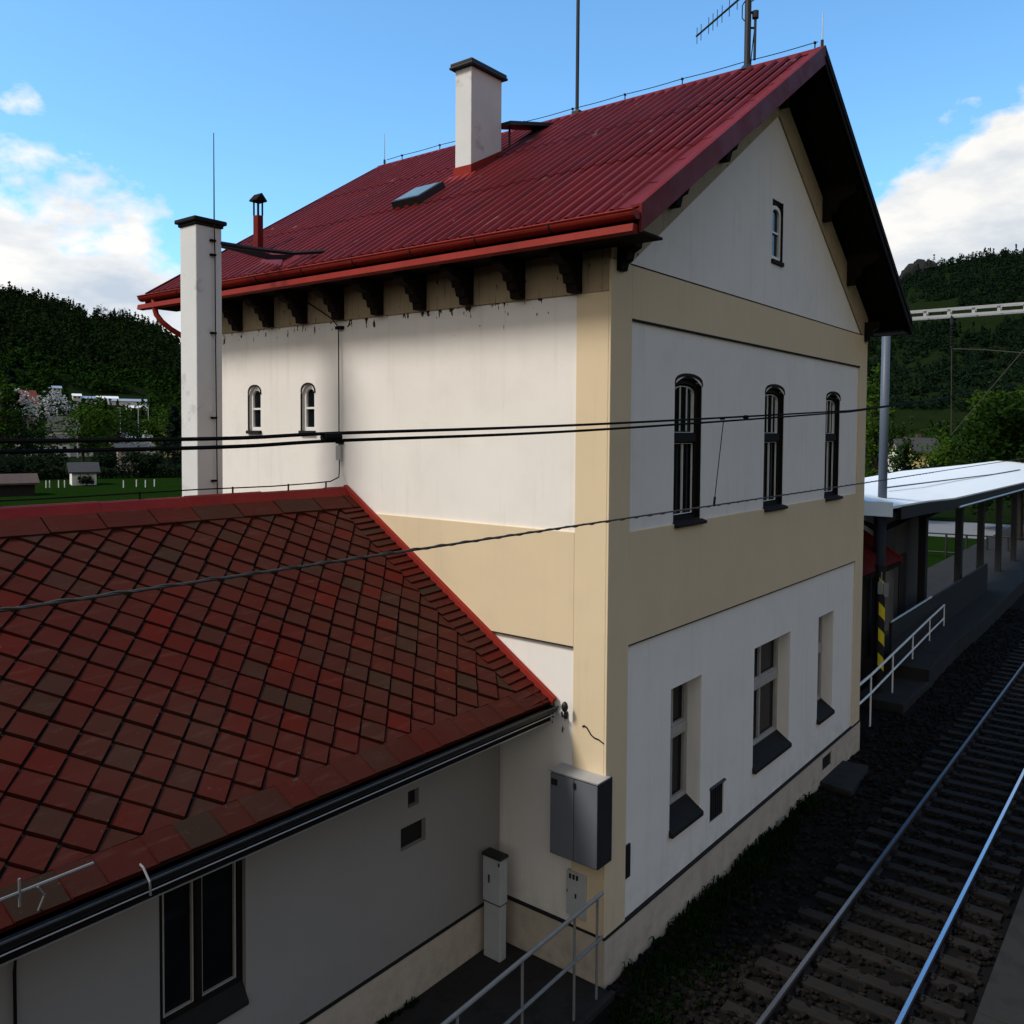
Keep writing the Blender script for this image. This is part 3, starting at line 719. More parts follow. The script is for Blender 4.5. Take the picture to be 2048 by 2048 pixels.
# diamond slates
HWX, HS = .1635, .172
b = MB()
gap = .93
k = 0
for k in range(0, 22):
    sc_ = .22+HS*k
    m = 0
    x = -3.827+HWX*(k % 2) - 34*2*HWX
    while x < -.30:
        cx, cs = x, sc_+.006*math.sin(x*1.3+k)
        lift = R.uniform(.0, .008); tw = R.uniform(-.005, .005); cx += R.uniform(-.004, .004); cs += R.uniform(-.004, .004)
        pts = [(cx-HWX*gap, cs, .016+lift), (cx, cs-HS*gap, .030+lift+tw), (cx+HWX*gap, cs, .016+lift-tw), (cx, cs+HS*gap, .004)]
        # clip to the tiled field
        def clip(poly, f, val, hi):
            out = []
            for i in range(len(poly)):
                p, q = poly[i], poly[(i+1) % len(poly)]
                ip = (p[f] <= val) if hi else (p[f] >= val); iq = (q[f] <= val) if hi else (q[f] >= val)
                if ip: out.append(p)
                if ip != iq:
                    t = (val-p[f])/(q[f]-p[f]); out.append(tuple(p[j]+(q[j]-p[j])*t for j in range(3)))
            return out
        for f, val, hi in ((0, -.405, True), (1, .225, False), (1, 3.64, True), (0, XL-.38, False)):
            if pts: pts = clip(pts, f, val, hi)
        if len(pts) >= 3:
            b.quad(*[ar(p[0], p[1], p[2]) for p in pts])
            lo = min(range(len(pts)), key=lambda i: pts[i][1])
            for i in range(len(pts)):
                p, q = pts[i], pts[(i+1) % len(pts)]
                b.quad(ar(*p), ar(*q), ar(q[0], q[1], -.012), ar(p[0], p[1], -.012))
        x += 2*HWX
b.build('slate', 'tile', aroof, fix=False)
# eave course of square slates, side course, ridge course
b = MB(); x = XL-.38
while x < -.06:
    w = R.choice((.30, .34, .24)); x2 = min(x+w, -.05); l = R.uniform(0, .008)
    c = [(x, -.03), (x2-.004+R.uniform(-.008, .0), -.03), (x2-.03, .215), (x-.03, .215)]
    b.quad(*[ar(p[0], p[1], .022+l+(.010 if i in (0, 3) else 0)) for i, p in enumerate(c)]); b.quad(ar(x, -.03, .034+l), ar(x2, -.03, .024+l), ar(x2, -.03, -.02), ar(x, -.03, -.02))
    b.quad(ar(x, -.03, .034+l), ar(x-.03, .215, .034+l), ar(x-.03, .215, -.01), ar(x, -.03, -.01))
    x += w
b.build('eave_slate', 'tile', aroof, fix=False)
b = MB(); s = .0
while s < 3.66:
    l = R.uniform(0, .006); x0 = -.405
    b.quad(ar(x0+R.uniform(-.01, .01), s, .030+l), ar(-.05, s+.02, .036+l), ar(-.05, s+.13, .018), ar(x0, s+.115, .014)); b.quad(ar(x0, s, .030+l), ar(-.05, s+.02, .036+l), ar(-.05, s+.02, .0), ar(x0, s, .0))
    s += .118
b.build('side_slate', 'tile', aroof, fix=False)
b = MB(); x = XL-.38
while x < -.1:
    w = R.choice((.55, .6, .5)); x2 = min(x+w-.006, -.05); l = R.uniform(0, .006)
    b.quad(ar(x, 3.63, .04+l), ar(x2, 3.63, .032+l), ar(x2, SA-.05, .03), ar(x, SA-.05, .03+l)); b.quad(ar(x, 3.63, .04+l), ar(x2, 3.63, .032+l), ar(x2, 3.63, .0), ar(x, 3.63, .0))
    x += w
b.build('ridge_slate', 'tile', aroof, fix=False)
b = MB(); x = XL-.38; k = 0
while x < -.2:
    x2 = min(x+1.02, -.005); h = .008*(k % 2)
    b.prism([(YRG-.14, ZRG-.05), (YRG-.05, ZRG+.045+h), (YRG, ZRG+.06+h), (YRG+.05, ZRG+.045+h), (YRG+.14, ZRG-.05)], 0, x, x2); x += 1.0; k += 1
b.build('ridge_cap', 'verge', aroof, bevel=.006)
b = MB()
c = [ar(-.062, -.05, 0), ar(-.062, SA+.03, 0), ar(-.002, SA+.03, 0), ar(-.002, -.05, 0)]
t_ = [ar(-.062, -.05, .085), ar(-.062, SA+.03, .085), ar(-.002, SA+.03, .085), ar(-.002, -.05, .085)]
b.quad(*t_); b.quad(c[0], c[1], t_[1], t_[0]); b.quad(c[3], c[0], t_[0], t_[3]); b.quad(c[2], c[3], t_[3], t_[2])
b.build('flashing', 'redtrim', aroof, bevel=.008)
# rear slope slates, plain
b = MB(); b.prism([(YRG, ZRG+.01), (2*YRG-YE, ZEA+.01), (2*YRG-YE, ZEA-.01), (YRG, ZRG-.01)], 0, XL-.4, -.03); b.build('rear_slate', 'tile', aroof)
# eave box, gutter
b = MB(); b.box(XL-.4, -.006, YE+.03, YA-.002, ZEA-.20, ZEA-.145); b.build('soffit', 'wood', ax)
gx2, gz2, r2 = YE-.06, ZEA-.035, .078
b = MB()
for k in range(10):
    t0, t1 = PI+PI*k/10, PI+PI*(k+1)/10
    for rr in (r2, r2-.005):
        b.quad((XL-.4, gx2+rr*math.cos(t0), gz2+rr*math.sin(t0)), (XL-.4, gx2+rr*math.cos(t1), gz2+rr*math.sin(t1)), (-.05, gx2+rr*math.cos(t1), gz2+rr*math.sin(t1)), (-.05, gx2+rr*math.cos(t0), gz2+rr*math.sin(t0)))
b.prism([(gx2+r2*math.cos(PI+PI*k/10), gz2+r2*math.sin(PI+PI*k/10)) for k in range(11)], 0, -.052, -.048)
ag = b.build('gutter', 'black', ax)
b = MB(); b.tube([(XL-.4, gx2-r2, gz2+.004), (-.05, gx2-r2, gz2+.004)], .010, 6); b.build('gutter_bead', 'darkmetal', ag)
b = MB(); b.tube([(XL-.4, gx2-.035, gz2-r2-.012), (-.05, gx2-.035, gz2-r2-.012)], .0055, 6); b.build('drip_wire', 'metal', ag)
b = MB(); b.tube([(XL-.4, YE+.012, ZEA-.165), (-.01, YE+.012, ZEA-.165)], .008, 5); b.box(XL-.4, -.006, YE+.0, YE+.028, ZEA-.24, ZEA-.03); b.build('fascia', 'wood', ax)
b = MB(); b.box(XL-.4, -.006, YE-.012, YE-.004, ZEA-.235, ZEA-.226); b.build('drip_edge', 'metal', ax)
for x in (-4.75,):
    b = MB(); b.tube([(x, YE+.02, ZEA+.03), (x-.01, YE-.05, ZEA+.03), (x-.02, YE-.15, ZEA-.03), (x-.02, YE-.16, ZEA-.12)], .008, 6); b.build('gutter_hook', 'handrail', ax)
# cable loop and pipe at the left of the window
b = MB(); b.tube([(-4.80, YE+.3, ZEA-.2), (-4.86, 1.2, 2.5), (-4.95, 1.40, 2.34), (-5.1, 1.42, 2.30), (-5.27, 1.42, 2.32), (-5.28, 1.42, 2.2), (-5.28, 1.42, .5)], .012, 6); b.build('wall_cable', 'wire', ax)
b = MB(); b.tube([(-6.3, .62, 3.14), (-5.1, .66, 3.13)], .010, 6); b.tube([(-5.55, .64, 3.05), (-5.55, .64, 3.22)], .008, 6); b.tube([(-5.45, .64, 3.13), (-5.40, .66, 3.05), (-5.42, .7, 2.95)], .008, 6); b.build('snow_guard', 'handrail', ax)
# tall chimney on the rear slope
hx0, hx1, hy0, hy1 = -1.672, -1.31, 5.0, 5.37
b = MB(); b.box(hx0, hx1, hy0, hy1, 3.6, 8.45); hc = b.build('chimney', 'chimney', ax, bevel=.014)
b = MB(); b.box(hx0-.02, hx1+.02, hy0-.02, hy1+.02, 8.45, 8.49); b.box(hx0-.05, hx1+.05, hy0-.05, hy1+.05, 8.49, 8.545); b.build('cap', 'darkstone', hc, bevel=.015)
b = MB(); b.box(hx1+.0, hx1+.02, hy0+.1, hy0+.22, 7.95, 8.15); b.build('soot_door', 'darkmetal', hc)
# dark stay from that chimney across to the station roof
b = MB(); b.prism([(hx1, 8.24), (-.55, 8.20), (.25, 8.33), (.30, 8.40), (-.5, 8.27), (hx1, 8.31)], 1, 5.06, 5.11); b.prism([(hx1, 8.24), (-.55, 8.20), (-.2, 8.25), (-.2, 8.31), (-.5, 8.27), (hx1, 8.31)], 1, 4.52, 4.57) if False else None
b.tube([(hx1-.01, 5.03, 8.27), (-.9, 4.85, 8.25), (-.5, 4.62, 8.235), (-.12, 4.34, 8.29)], [.035, .03, .028, .028], 6)
b.build('stay_bar', 'black', ax)
CX = hx0+.235
cr_ = thing('lightning_rod', 'slim lightning rod with a clipped conductor down the tall left chimney', 'lightning rod', (CX, hy0-.03, 8.54))
b = MB(); b.tube([(CX, hy0-.03, 8.45), (CX, hy0-.03, 9.62)], [.009, .005], 6); b.build('rod', 'darkmetal', cr_)
b = MB(); b.tube([(CX, hy0-.03, 8.47), (CX+.008, hy0-.03, 8.1), (CX+.012, hy0-.028, 6.8), (CX+.022, hy0-.03, 5.2), (CX+.03, hy0-.03, 4.2)], .007, 5); b.build('conductor', 'wire', cr_)
for z in (8.28, 8.10, 7.12, 6.05, 5.25):
    b = MB(); b.box(CX-.05, CX+.02, hy0-.045, hy0, z-.012, z+.012); b.build('clip', 'wire', cr_)
ac = thing('lightning_conductor', 'conductor wire on clips along the annex ridge and up the side wall to the eaves', 'wire', (-.1, YRG, ZRG))
b = MB(); b.tube([(XL, YRG, ZRG+.13), (-6, YRG, ZRG+.14), (-4, YRG, ZRG+.12), (-2.2, YRG, ZRG+.13), (-1.2, YRG, ZRG+.12), (-.6, YRG, ZRG+.13), (-.25, YRG+.03, ZRG+.14), (-.08, YRG+.06, ZRG+.19), (-.02, YRG+.12, ZRG+.32), (-.018, YRG+.13, 5.8), (-.018, YRG+.14, 7.1), (-.018, YRG+.14, 7.28), (-.03, YRG+.25, 7.4), (-.06, 4.7, 7.58), (-.3, 4.85, 7.75)], .0085, 6); b.build('conductor', 'wire', ac)
for x in (-6.2, -4.3, -2.9, -1.75, -.95, -.35):
    b = MB(); b.tube([(x, YRG, ZRG+.03), (x, YRG, ZRG+.14)], .011, 5); b.build('clip', 'wire', ac)
b = MB(); b.box(-.03, W-.002, YRG+.07, YRG+.2, 7.26, 7.30); b.box(-.03, W, YRG+.08, YRG+.19, 5.72, 5.76); b.build('clip', 'wire', ac)
b = MB(); b.box(-.045, -.005, YRG+.10, YRG+.165, 5.50, 5.70); b.build('test_box', 'metal', ac)

# ------------------------------------------------------------------ fittings by the corner
cb = thing('electrical_cabinet', 'large grey double-door cabinet fixed round the house corner', 'cabinet', (-.1, .25, 1.33))
b = MB(); b.box(-.215, .075, -.045, .585, 1.33, 2.25) if False else None
b.box(-.205, W+.002, -.04, .57, 1.33, 2.24); b.box(W, .075, -.04, -.001, 1.33, 2.24); b.build('case', 'darkmetal', cb, bevel=.008)
for y0, y1 in ((-.035, .255), (.262, .565)):
    b = MB(); b.box(-.222, -.207, y0, y1, 1.345, 2.225); d = b.build('door', 'cabgrey', cb, bevel=.005)
    b = MB(); yy = .245 if y0 < 0 else .28
    b.box(-.235, -.2225, yy-.014, yy+.014, 2.13, 2.19) if y0 < 0 else b.box(-.226, -.2225, .47, .55, 2.10, 2.17)
    b.build('latch' if y0 < 0 else 'rating_plate', 'black', d)
b = MB(); b.prism([(-.24, 2.241), (.085, 2.241), (.085, 2.256), (-.24, 2.25)], 1, -.05, .58) if False else b.box(-.232, W, -.046, .576, 2.241, 2.256); b.build('rain_cover', 'metal', cb)
mb = thing('meter_box', 'pale flush meter box with three dark slots below the big grey cabinet', 'meter box', (-.01, .35, .61))
b = MB(); b.box(-.020, W, .224, .48, .612, 1.105); b.build('door', 'cablight', mb, bevel=.004)
b = MB()
for k in range(3): b.box(-.0225, -.0205, .445-.045*k-.03, .445-.045*k, 1.02, 1.075)
b.build('slot', 'black', mb)
b = MB(); b.box(-.026, -.021, .345, .365, .82, .87); b.box(-.026, -.021, .462, .474, .86, .89); b.build('lock', 'black', mb)
pc = thing('cable_pillar', 'slim free-standing light grey cable pillar in the corner by the annex', 'cabinet', (-.33, 1.24, 0))
b = MB(); b.box(-.375, -.262, 1.125, 1.365, -.1, .60); b.build('base', 'cablight', pc, bevel=.01)
b = MB(); b.box(-.385, -.255, 1.117, 1.374, .614, 1.13); b.build('case', 'cablight', pc, bevel=.01)
b = MB(); b.box(-.380, -.26, 1.122, 1.37, .598, .616); b.prism([(-.40, 1.13), (-.245, 1.13), (-.255, 1.165), (-.39, 1.165)], 1, 1.105, 1.384); b.build('lid', 'darkmetal', pc, bevel=.006)
b = MB(); b.box(-.393, -.384, 1.27, 1.29, .84, .93); b.box(-.392, -.384, 1.13, 1.15, 1.06, 1.10); b.build('lock', 'black', pc)
ol = thing('outdoor_lamp', 'small black outdoor lamp on the side wall just beyond the annex eave', 'lamp', (-.06, .5, 2.85))
b = MB(); b.blob((-.09, .475, 2.925), (.036, .038, .060), 2, .03); b.build('lamp_head', 'black', ol, smooth=True)
b = MB(); b.tube([(W, .53, 2.80), (-.05, .53, 2.80), (-.09, .515, 2.86)], .013, 6); b.box(-.0, W, .51, .55, 2.76, 2.84); b.build('bracket', 'black', ol)
wc = MB(); wc.tube([(-.006, .30, 2.725), (-.012, .275, 2.745), (-.012, .24, 2.73), (-.010, .19, 2.665), (-.008, .15, 2.64), (-.006, .09, 2.63), (-.004, .03, 2.60)], .007, 5)
tag(wc.build('cable_stub', 'wire'), 'short wavy cable end sticking out of the cream corner strip', 'cable')

# ------------------------------------------------------------------ railings
rl = thing('handrail', 'pale pipe handrail running from the house corner beside the annex path', 'railing', (-1.5, -.05, 0))
XH = -8.
zt_ = lambda x: 1.061+(x+.141)*.0285; zl_ = lambda x: .588+(x+.161)*.0304
b = MB(); b.tube([(-.12, -.05, zt_(-.12)), (XH, -.05, zt_(XH))], .021, 8); b.build('top_rail', 'handrail', rl)
b = MB(); b.tube([(-.12, -.05, zl_(-.12)), (XH, -.05, zl_(XH))], .018, 8); b.build('lower_rail', 'handrail', rl)
for x in (-.22, -.64, -1.5, -2.4, -3.3, -4.2, -5.1, -6.0):
    b = MB(); b.tube([(x, -.05, -.1), (x, -.05, zt_(x))], .014, 8); b.build('post', 'handrail', rl)
r2_ = thing('handrail', 'thin white two-bar handrail beyond the far corner of the house beside the track', 'railing', (14, .4, 0))
RP = [(9.1, .18), (10.467, .218), (12.543, .33), (14.803, .451), (17.09, .573), (19.303, .678)]
for z, r in ((1.0, .026), (.62, .022)):
    b = MB(); b.tube([(x, y-.01, z) for x, y in RP], r, 8); b.build('top_rail' if z == 1. else 'lower_rail', 'rail_white', r2_)
for x, y in RP[1:]:
    b = MB(); b.tube([(x, y-.01, -.1), (x, y-.01, 1.0)], .019, 8); b.build('post', 'rail_white', r2_)

# ------------------------------------------------------------------ ground around: ballast, paving, platform
b = MB(); nx, ny = 150, 40
x0, x1, y0, y1 = -12, 70, -5.5, 1.2
for i in range(nx+1):
    for j in range(ny+1):
        x = x0+(x1-x0)*i/nx; y = y0+(y1-y0)*j/ny
        b.v.append((x, y, -.075+.025*mnoise.noise((x*1.7, y*1.7, 0))+.02*mnoise.noise((x*6, y*6, 3))))
for i in range(nx):
    for j in range(ny):
        b.f.append((i*(ny+1)+j, (i+1)*(ny+1)+j, (i+1)*(ny+1)+j+1, i*(ny+1)+j+1)); b.mi.append(0)
tag(b.build('ballast', 'ballast', fix=False, smooth=True), kind='structure')
b = MB()
for i in range(9000):
    t = R.random()
    x = 0+ 26*R.random()**1.5; y = R.uniform(-3.15, .35) if x < 9 else R.uniform(-3.15, 0.2)
    if -.02 < y and x < 9: y = -.05-abs(y)*.6
    if abs(y+1.57) < .05 or abs(y+2.65) < .05: continue
    if any(abs(((x-.1) % .46)-q) < .075 for q in (0, .46)) and -3.1 < y < -1.1 and R.random() < .8: continue
    s = R.uniform(.014, .036)*(1.25 if x < 6 else 1.35)
    b.blob((x, y, -.062+s*.2+.02*R.random()), (s*R.uniform(.8, 1.3), s*R.uniform(.8, 1.3), s*R.uniform(.5, .9)), 1 if False else 1, .28) if x < 7 else b.blob((x, y, -.06+s*.2), (s*1.3, s*1.1, s*.7), 1, .25)
st_ = b.build('gravel_stones', 'stone', fix=False); tag(st_, kind='stuff', cat='gravel', label='dark rusty ballast stones scattered between and beside the rails')
# bigger pale chippings catching the sun
b = MB(); b.box(-9, -.02, -.10, YA, -.2, -.028); b.box(-9, -.02, -.16, -.10, -.2, .0); tag(b.build('path', 'paving', bevel=.008), kind='structure')
b = MB()
for k in range(40):
    xa = -14+k*1.6
    b.box(xa, xa+1.588, -5.2, -3.22, -.3, .02+R.uniform(-.004, .004))
tag(b.build('platform', 'concrete', bevel=.01), kind='structure')
sl = MB(); sl.prism([(6.80, .0), (8.02, .0), (8.06, -.45), (6.72, -.55)], 2, -.2, .03); tag(sl.build('stone_slab', 'concrete', bevel=.015), 'flat worn concrete slab lying under the cellar opening beside the track', 'slab')

# track
tr = thing('railway_track', 'single railway track with polished rails passing the house', 'railway track', (5, -2.11, -.08))
for yc in (-1.57, -2.65):
    b = MB(); ZH = .055
    b.cur = 0
    b.prism([(yc-.055, -.085), (yc+.055, -.085), (yc+.055, -.075), (yc+.010, -.06), (yc+.010, .018), (yc-.010, .018), (yc-.010, -.06), (yc-.055, -.075)], 0, -20, 80)
    b.prism([(yc-.030, .018), (yc+.030, .018), (yc+.032, .045), (yc+.024, ZH), (yc-.024, ZH), (yc-.032, .045)], 0, -20, 80)
    rail = b.build('rail', 'railrust', tr)
    b = MB(); b.box(-20, 80, yc-.021, yc+.021, ZH, ZH+.003); b.build('running_surface', 'railhead', rail)
slp = MB(); slp.box(-.085, .085, -1.0, 1.0, -.14, -.052)
protos = []
for v in range(3):
    bb = MB(); bb.box(-.085+R.uniform(-.008, .008), .085+R.uniform(-.008, .008), -1.0+R.uniform(-.03, .03), 1.0+R.uniform(-.03, .03), -.14, -.034+R.uniform(-.006, .006))
    for yc in (-.54, .54):
        for sg in (-1, 1): bb.box(-.05, .05, yc+sg*.062-.022, yc+sg*.062+.022, -.036, -.012); bb.tube([(0, yc+sg*.068, -.03), (0, yc+sg*.068, .01)], .014, 6)
    protos.append(bb)
first = [None]*3
i = 0; x = .1
while i < 70:
    k = i % 3
    if first[k] is None:
        o = protos[k].build('sleeper', 'sleeper', tr, local=True, bevel=.012); first[k] = o
    else:
        o = first[k].copy(); COL.objects.link(o); o.parent = tr
    o.location = (x-5+R.uniform(-.03, .03), R.uniform(-.02, .02), .08); o.rotation_euler = (0, 0, R.uniform(-.015, .015))
    i += 1; x += .46

# weeds at the foot of the wall
b = MB()
def tuft(b, x, y, z, h, n, w=.012):
    for _ in range(n):
        a = R.uniform(0, 2*PI); d = R.uniform(.2, .9)*h; px, py = x+R.gauss(0, h*.3), y+R.gauss(0, h*.3)
        q = Vector((math.cos(a), math.sin(a), 0)); p = Vector((-q.y, q.x, 0))*w
        c0 = Vector((px, py, z)); c1 = c0+q*d*.4+Vector((0, 0, h*R.uniform(.6, 1))); c2 = c1+q*d*.5-Vector((0, 0, h*R.uniform(0, .3)))
        b.quad(c0-p, c0+p, c1+p, c1-p); b.quad(c1-p, c1+p, c2)
for i in range(330):
    x = R.choice((R.gauss(3.9, .45), R.gauss(2.2, .5), R.uniform(.2, 6.2))); tuft(b, x, -.06-abs(R.gauss(0, .16)), -.08, R.uniform(.06, .20), 10, .009)
for i in range(260):
    tuft(b, R.uniform(-.4, 1.6), -.25-abs(R.gauss(0, .35)), -.08, R.uniform(.04, .11), 7, .007)
for i in range(60):
    tuft(b, R.uniform(-2.6, -1.4), YA-.06+R.uniform(-.03, .02), -.03, R.uniform(.03, .07), 6, .006)
tag(b.build('weeds', 'weed', fix=False), 'low green weeds growing along the foot of the house wall', 'weeds', kind='stuff')

# ------------------------------------------------------------------ overhead line
YW = -.78
def cat_curve(pts, n=40):
    out = []
    pts = [Vector(p) for p in pts]
    for i in range(len(pts)-1):
        p0, p1, p2, p3 = pts[max(i-1, 0)], pts[i], pts[i+1], pts[min(i+2, len(pts)-1)]
        for k in range(n):
            t = k/n
            out.append(.5*((2*p1)+(p2-p0)*t+(2*p0-5*p1+4*p2-p3)*t*t+(3*p1-p0-3*p2+p3)*t**3))
    return out+[pts[-1]]
def twisted(name, pts, r, label, m='twist'):
    t = thing(name, label, 'cable', pts[0]); path = cat_curve(pts, 24)
    return t, path
cw, path = twisted('overhead_cable', [(-30, YW, 5.16), (-14, YW, 5.14), (-6.17, YW, 5.122), (-1.27, YW, 5.127), (6.24, YW, 5.137), (14.9, YW, 5.165), (34, YW, 5.2), (70, YW, 5.2)], .008, 'single lower overhead wire crossing in front of the annex roof and arched windows')
b = MB(); b.tube([(p.x, YW, p.z) for p in path], .0085, 6); b.build('strand', 'twist', cw)
b = MB(); n = 900; q = []
for i in range(n):
    x = -9+i*.022; z = 5.124 if x < 0 else 5.124+x*.0022
    q.append((x, YW+.007*math.cos(i*.55), z+.007*math.sin(i*.55)))
b.tube(q, .006, 5); b.build('wrap', 'twist', cw)
mz = [(-30, 6.3), (-14, 5.86), (-6.164, 5.850), (-4.217, 5.891), (-1.256, 5.98), (4.476, 6.208), (6.307, 6.299), (12.383, 6.704), (15.06, 6.917), (24, 7.6)]
lz = [(-30, 6.24), (-14, 5.805), (-6.165, 5.804), (-4.217, 5.847), (-1.417, 5.927), (4.476, 6.185), (6.307, 6.285), (12.383, 6.694)]
mc, path = twisted('overhead_cable', [(x, YW, z) for x, z in mz], .012, 'upper of the two thick overhead cables crossing the white side wall')
b = MB(); b.tube([tuple(p) for p in path], .0115, 6); b.build('strand', 'wire', mc)
for xa, xb, rr in ((-4.42, -4.30, .030), (1.0, 1.08, .016), (1.62, 1.70, .022)):
    zc = 5.863 if xa < 0 else 6.06+(xa-1)*.04
    b = MB(); b.tube([(xa, YW, zc), (xb, YW, zc+.003)], rr, 8); b.build('clamp', 'wire', mc)
m2c, path = twisted('overhead_cable', [(x, YW-.01, z) for x, z in lz], .012, 'lower of the two thick overhead cables crossing the white side wall')
b = MB(); b.tube([tuple(p) for p in path], .0115, 6); b.build('strand', 'wire', m2c)
dw = thing('dropper_wire', 'thin slanting dropper wire between the overhead cables by the first arched window', 'wire', (.86, YW, 5.14))
b = MB(); b.tube([(.862, YW, 5.143), (1.066, YW, 6.034)], .005, 5); b.build('wire', 'wire', dw); b = MB(); b.tube([(.86, YW, 5.12), (.88, YW, 5.22)], .014, 6); b.build('clamp', 'wire', dw)
# mast with hazard bands, portal beam and hanger
pm = thing('line_mast', 'grey round mast with black and yellow hazard bands beyond the house corner', 'mast', (12.4, .585, 0))
b = MB(); b.tube([(12.4, .585, 2.97), (12.4, .585, 8.75)], [.098, .088], 16); b.build('pole', 'polegrey', pm, smooth=True)
b = MB(); b.tube([(12.4, .585, -.2), (12.4, .585, 2.93)], .104, 16); b.tube([(12.4, .585, 2.90), (12.4, .585, 2.98)], .125, 16); lo = b.build('pole_base', 'black', pm)
for z in (.42, .98, 1.55, 2.1):
    b = MB(); nseg = 8
    for k in range(nseg):
        t0 = -PI*.98+PI*1.0*k/nseg; t1 = -PI*.98+PI*1.0*(k+1)/nseg
        f = lambda t, zz: (12.4+.108*math.cos(t), .585+.108*math.sin(t), zz)
        za0, za1 = z+.34*(1-k/nseg), z+.34*(1-(k+1)/nseg)
        b.quad(f(t0, za0-.0), f(t1, za1), f(t1, za1+.28), f(t0, za0+.28))
    b.build('hazard_band', 'yellow', lo)
b = MB(); b.box(12.26, 12.30, .50, .60, 2.35, 2.62); b.tube([(12.28, .53, 2.62), (12.28, .53, 2.85)], .012, 6); b.box(12.3, 12.36, .40, .48, 2.3, 2.6); b.build('signal_box', 'metal', pm)
pb = thing('portal_beam', 'pale lattice portal beam spanning the track above the platform', 'beam', (12.4, .5, 8.45))
b = MB(); 
for xx in (12.3, 12.5):
    b.box(xx-.02, xx+.02, -11, .7, 8.53, 8.565) if xx > 12.4 else b.box(xx-.02, xx+.02, -11, .7, 8.53, 8.565)
    b.box(xx-.025, xx+.025, -11, .7, 8.375, 8.425)
b.build('chord', 'metal', pb)
for k in range(22):
    y = .25-.465*k; b = MB(); b.box(12.31, 12.34, y-.03, y+.03, 8.425, 8.53); b.box(12.46, 12.49, y-.03, y+.03, 8.425, 8.53); b.box(12.34, 12.46, y-.02, y+.02, 8.47, 8.49); b.build('batten', 'metal', pb)
hg = thing('insulator_hanger', 'dark insulator and rod hanging from the lattice beam with a slanting stay', 'hanger', (12.4, -.76, 8.38))
b = MB(); b.tube([(12.3, -.745, 8.40), (12.3, -.745, 8.25)], .03, 8); b.build('bracket', 'black', hg)
b = MB()
for k in range(7): b.tube([(12.3, -.75, 8.20-k*.065), (12.3, -.75, 8.165-k*.065)], [.045, .03], 8)
b.tube([(12.3, -.75, 8.25), (12.3, -.75, 7.72)], .022, 8); b.build('insulator', 'black', hg)
b = MB(); b.tube([(12.3, -.755, 7.74), (12.3, -.79, 5.9)], .010, 6); b.build('rod', 'twist', hg)
b = MB(); b.tube([(12.3, -.80, 5.9), (12.3, -2.066, 7.60), (12.3, -2.9, 8.72)], .010, 6); b.tube([(12.3, -.78, 7.70), (12.3, -1.3, 7.66), (12.3, -2.0, 7.56), (12.3, -3, 7.4)], .009, 6); b.build('stay_wire', 'twist', hg)

# ------------------------------------------------------------------ platform, canopy, low red-roofed lean-to
b = MB(); b.prism([(14.0, -.12), (17.45, 0), (21.2, -.05), (29.7, .04), (60, .4), (60, 3.6), (14.0, 3.6)], 2, -.2, .40); b.prism([(-.2, 14.02), (.0, 11.6), (.4, 14.02)][0:0] or [(11.8, -.10), (14.0, -.12), (14.0, .9), (11.8, .9)], 2, -.2, .12)
tag(b.build('platform', 'concrete', bevel=.02), kind='structure')
cn = thing('platform_canopy', 'long platform canopy with a pale curved sheet roof on dark posts', 'canopy', (18, 1.2, .4))
F = [(11.0, .0, 4.42), (14, .0, 4.36), (16.738, 0, 4.264), (22, 0, 4.22), (28.645, 0, 4.176), (40, .1, 4.15), (60, .6, 4.15)]
Bk = [(11.0, 3.0, 4.60), (14, 3.0, 4.58), (19.571, 3.0, 4.569), (23.717, 3.0, 4.634), (34.689, 3.0, 4.571), (44, 3.1, 4.55), (64, 3.6, 4.5)]
b = MB()
for i in range(len(F)-1):
    for j in range(6):
        def pt(k, t): 
            f, g = Vector(F[k]), Vector(Bk[k]); q = f+(g-f)*t; q.z += .10*math.sin(PI*t); return q
        a0, a1, a2, a3 = pt(i, j/6), pt(i+1, j/6), pt(i+1, (j+1)/6), pt(i, (j+1)/6)
        b.quad(a0, a1, a2, a3); dn = Vector((0, 0, .05)); b.quad(a0-dn, a3-dn, a2-dn, a1-dn)
    p, q = Vector(F[i]), Vector(F[i+1]); b.quad(p, q, q-Vector((0, 0, .05)), p-Vector((0, 0, .05)))
b.quad(F[0], Bk[0], Vector(Bk[0])-Vector((0, 0, .2)), Vector(F[0])-Vector((0, 0, .2)))
b.box(10.95, 11.0, .0, 3.0, 4.2, 4.5)
cr = b.build('roof', 'canopyroof', cn, fix=False)
b = MB(); b.tube([(14.3, 1.0, 4.60), (28.7, 1.0, 4.42), (35, 1.0, 4.40)], .02, 6)
for k in range(0): pass
b.build('roof_seam', 'darkmetal', cr)
b = MB()
for i in range(len(F)-1):
    p, q = Vector(F[i])+Vector((0, -.04, 0)), Vector(F[i+1])+Vector((0, -.04, 0))
    if i == 0: p = p+(q-p)*.16
    b.quad(p-Vector((0, 0, .03)), q-Vector((0, 0, .03)), q-Vector((0, 0, .30)), p-Vector((0, 0, .30)))
    b.quad(p-Vector((0, -.06, .03)), q-Vector((0, -.06, .03)), q-Vector((0, -.06, .30)), p-Vector((0, -.06, .30)))
    b.quad(p-Vector((0, 0, .30)), q-Vector((0, 0, .30)), q-Vector((0, -.06, .30)), p-Vector((0, -.06, .30)))
b.build('fascia', 'canopyframe', cn, fix=False)
b = MB(); b.tube([(17, -.1, 4.02), (28, -.1, 3.95), (40, 0, 3.9)], .03, 6); b.build('gutter', 'metal', cn)
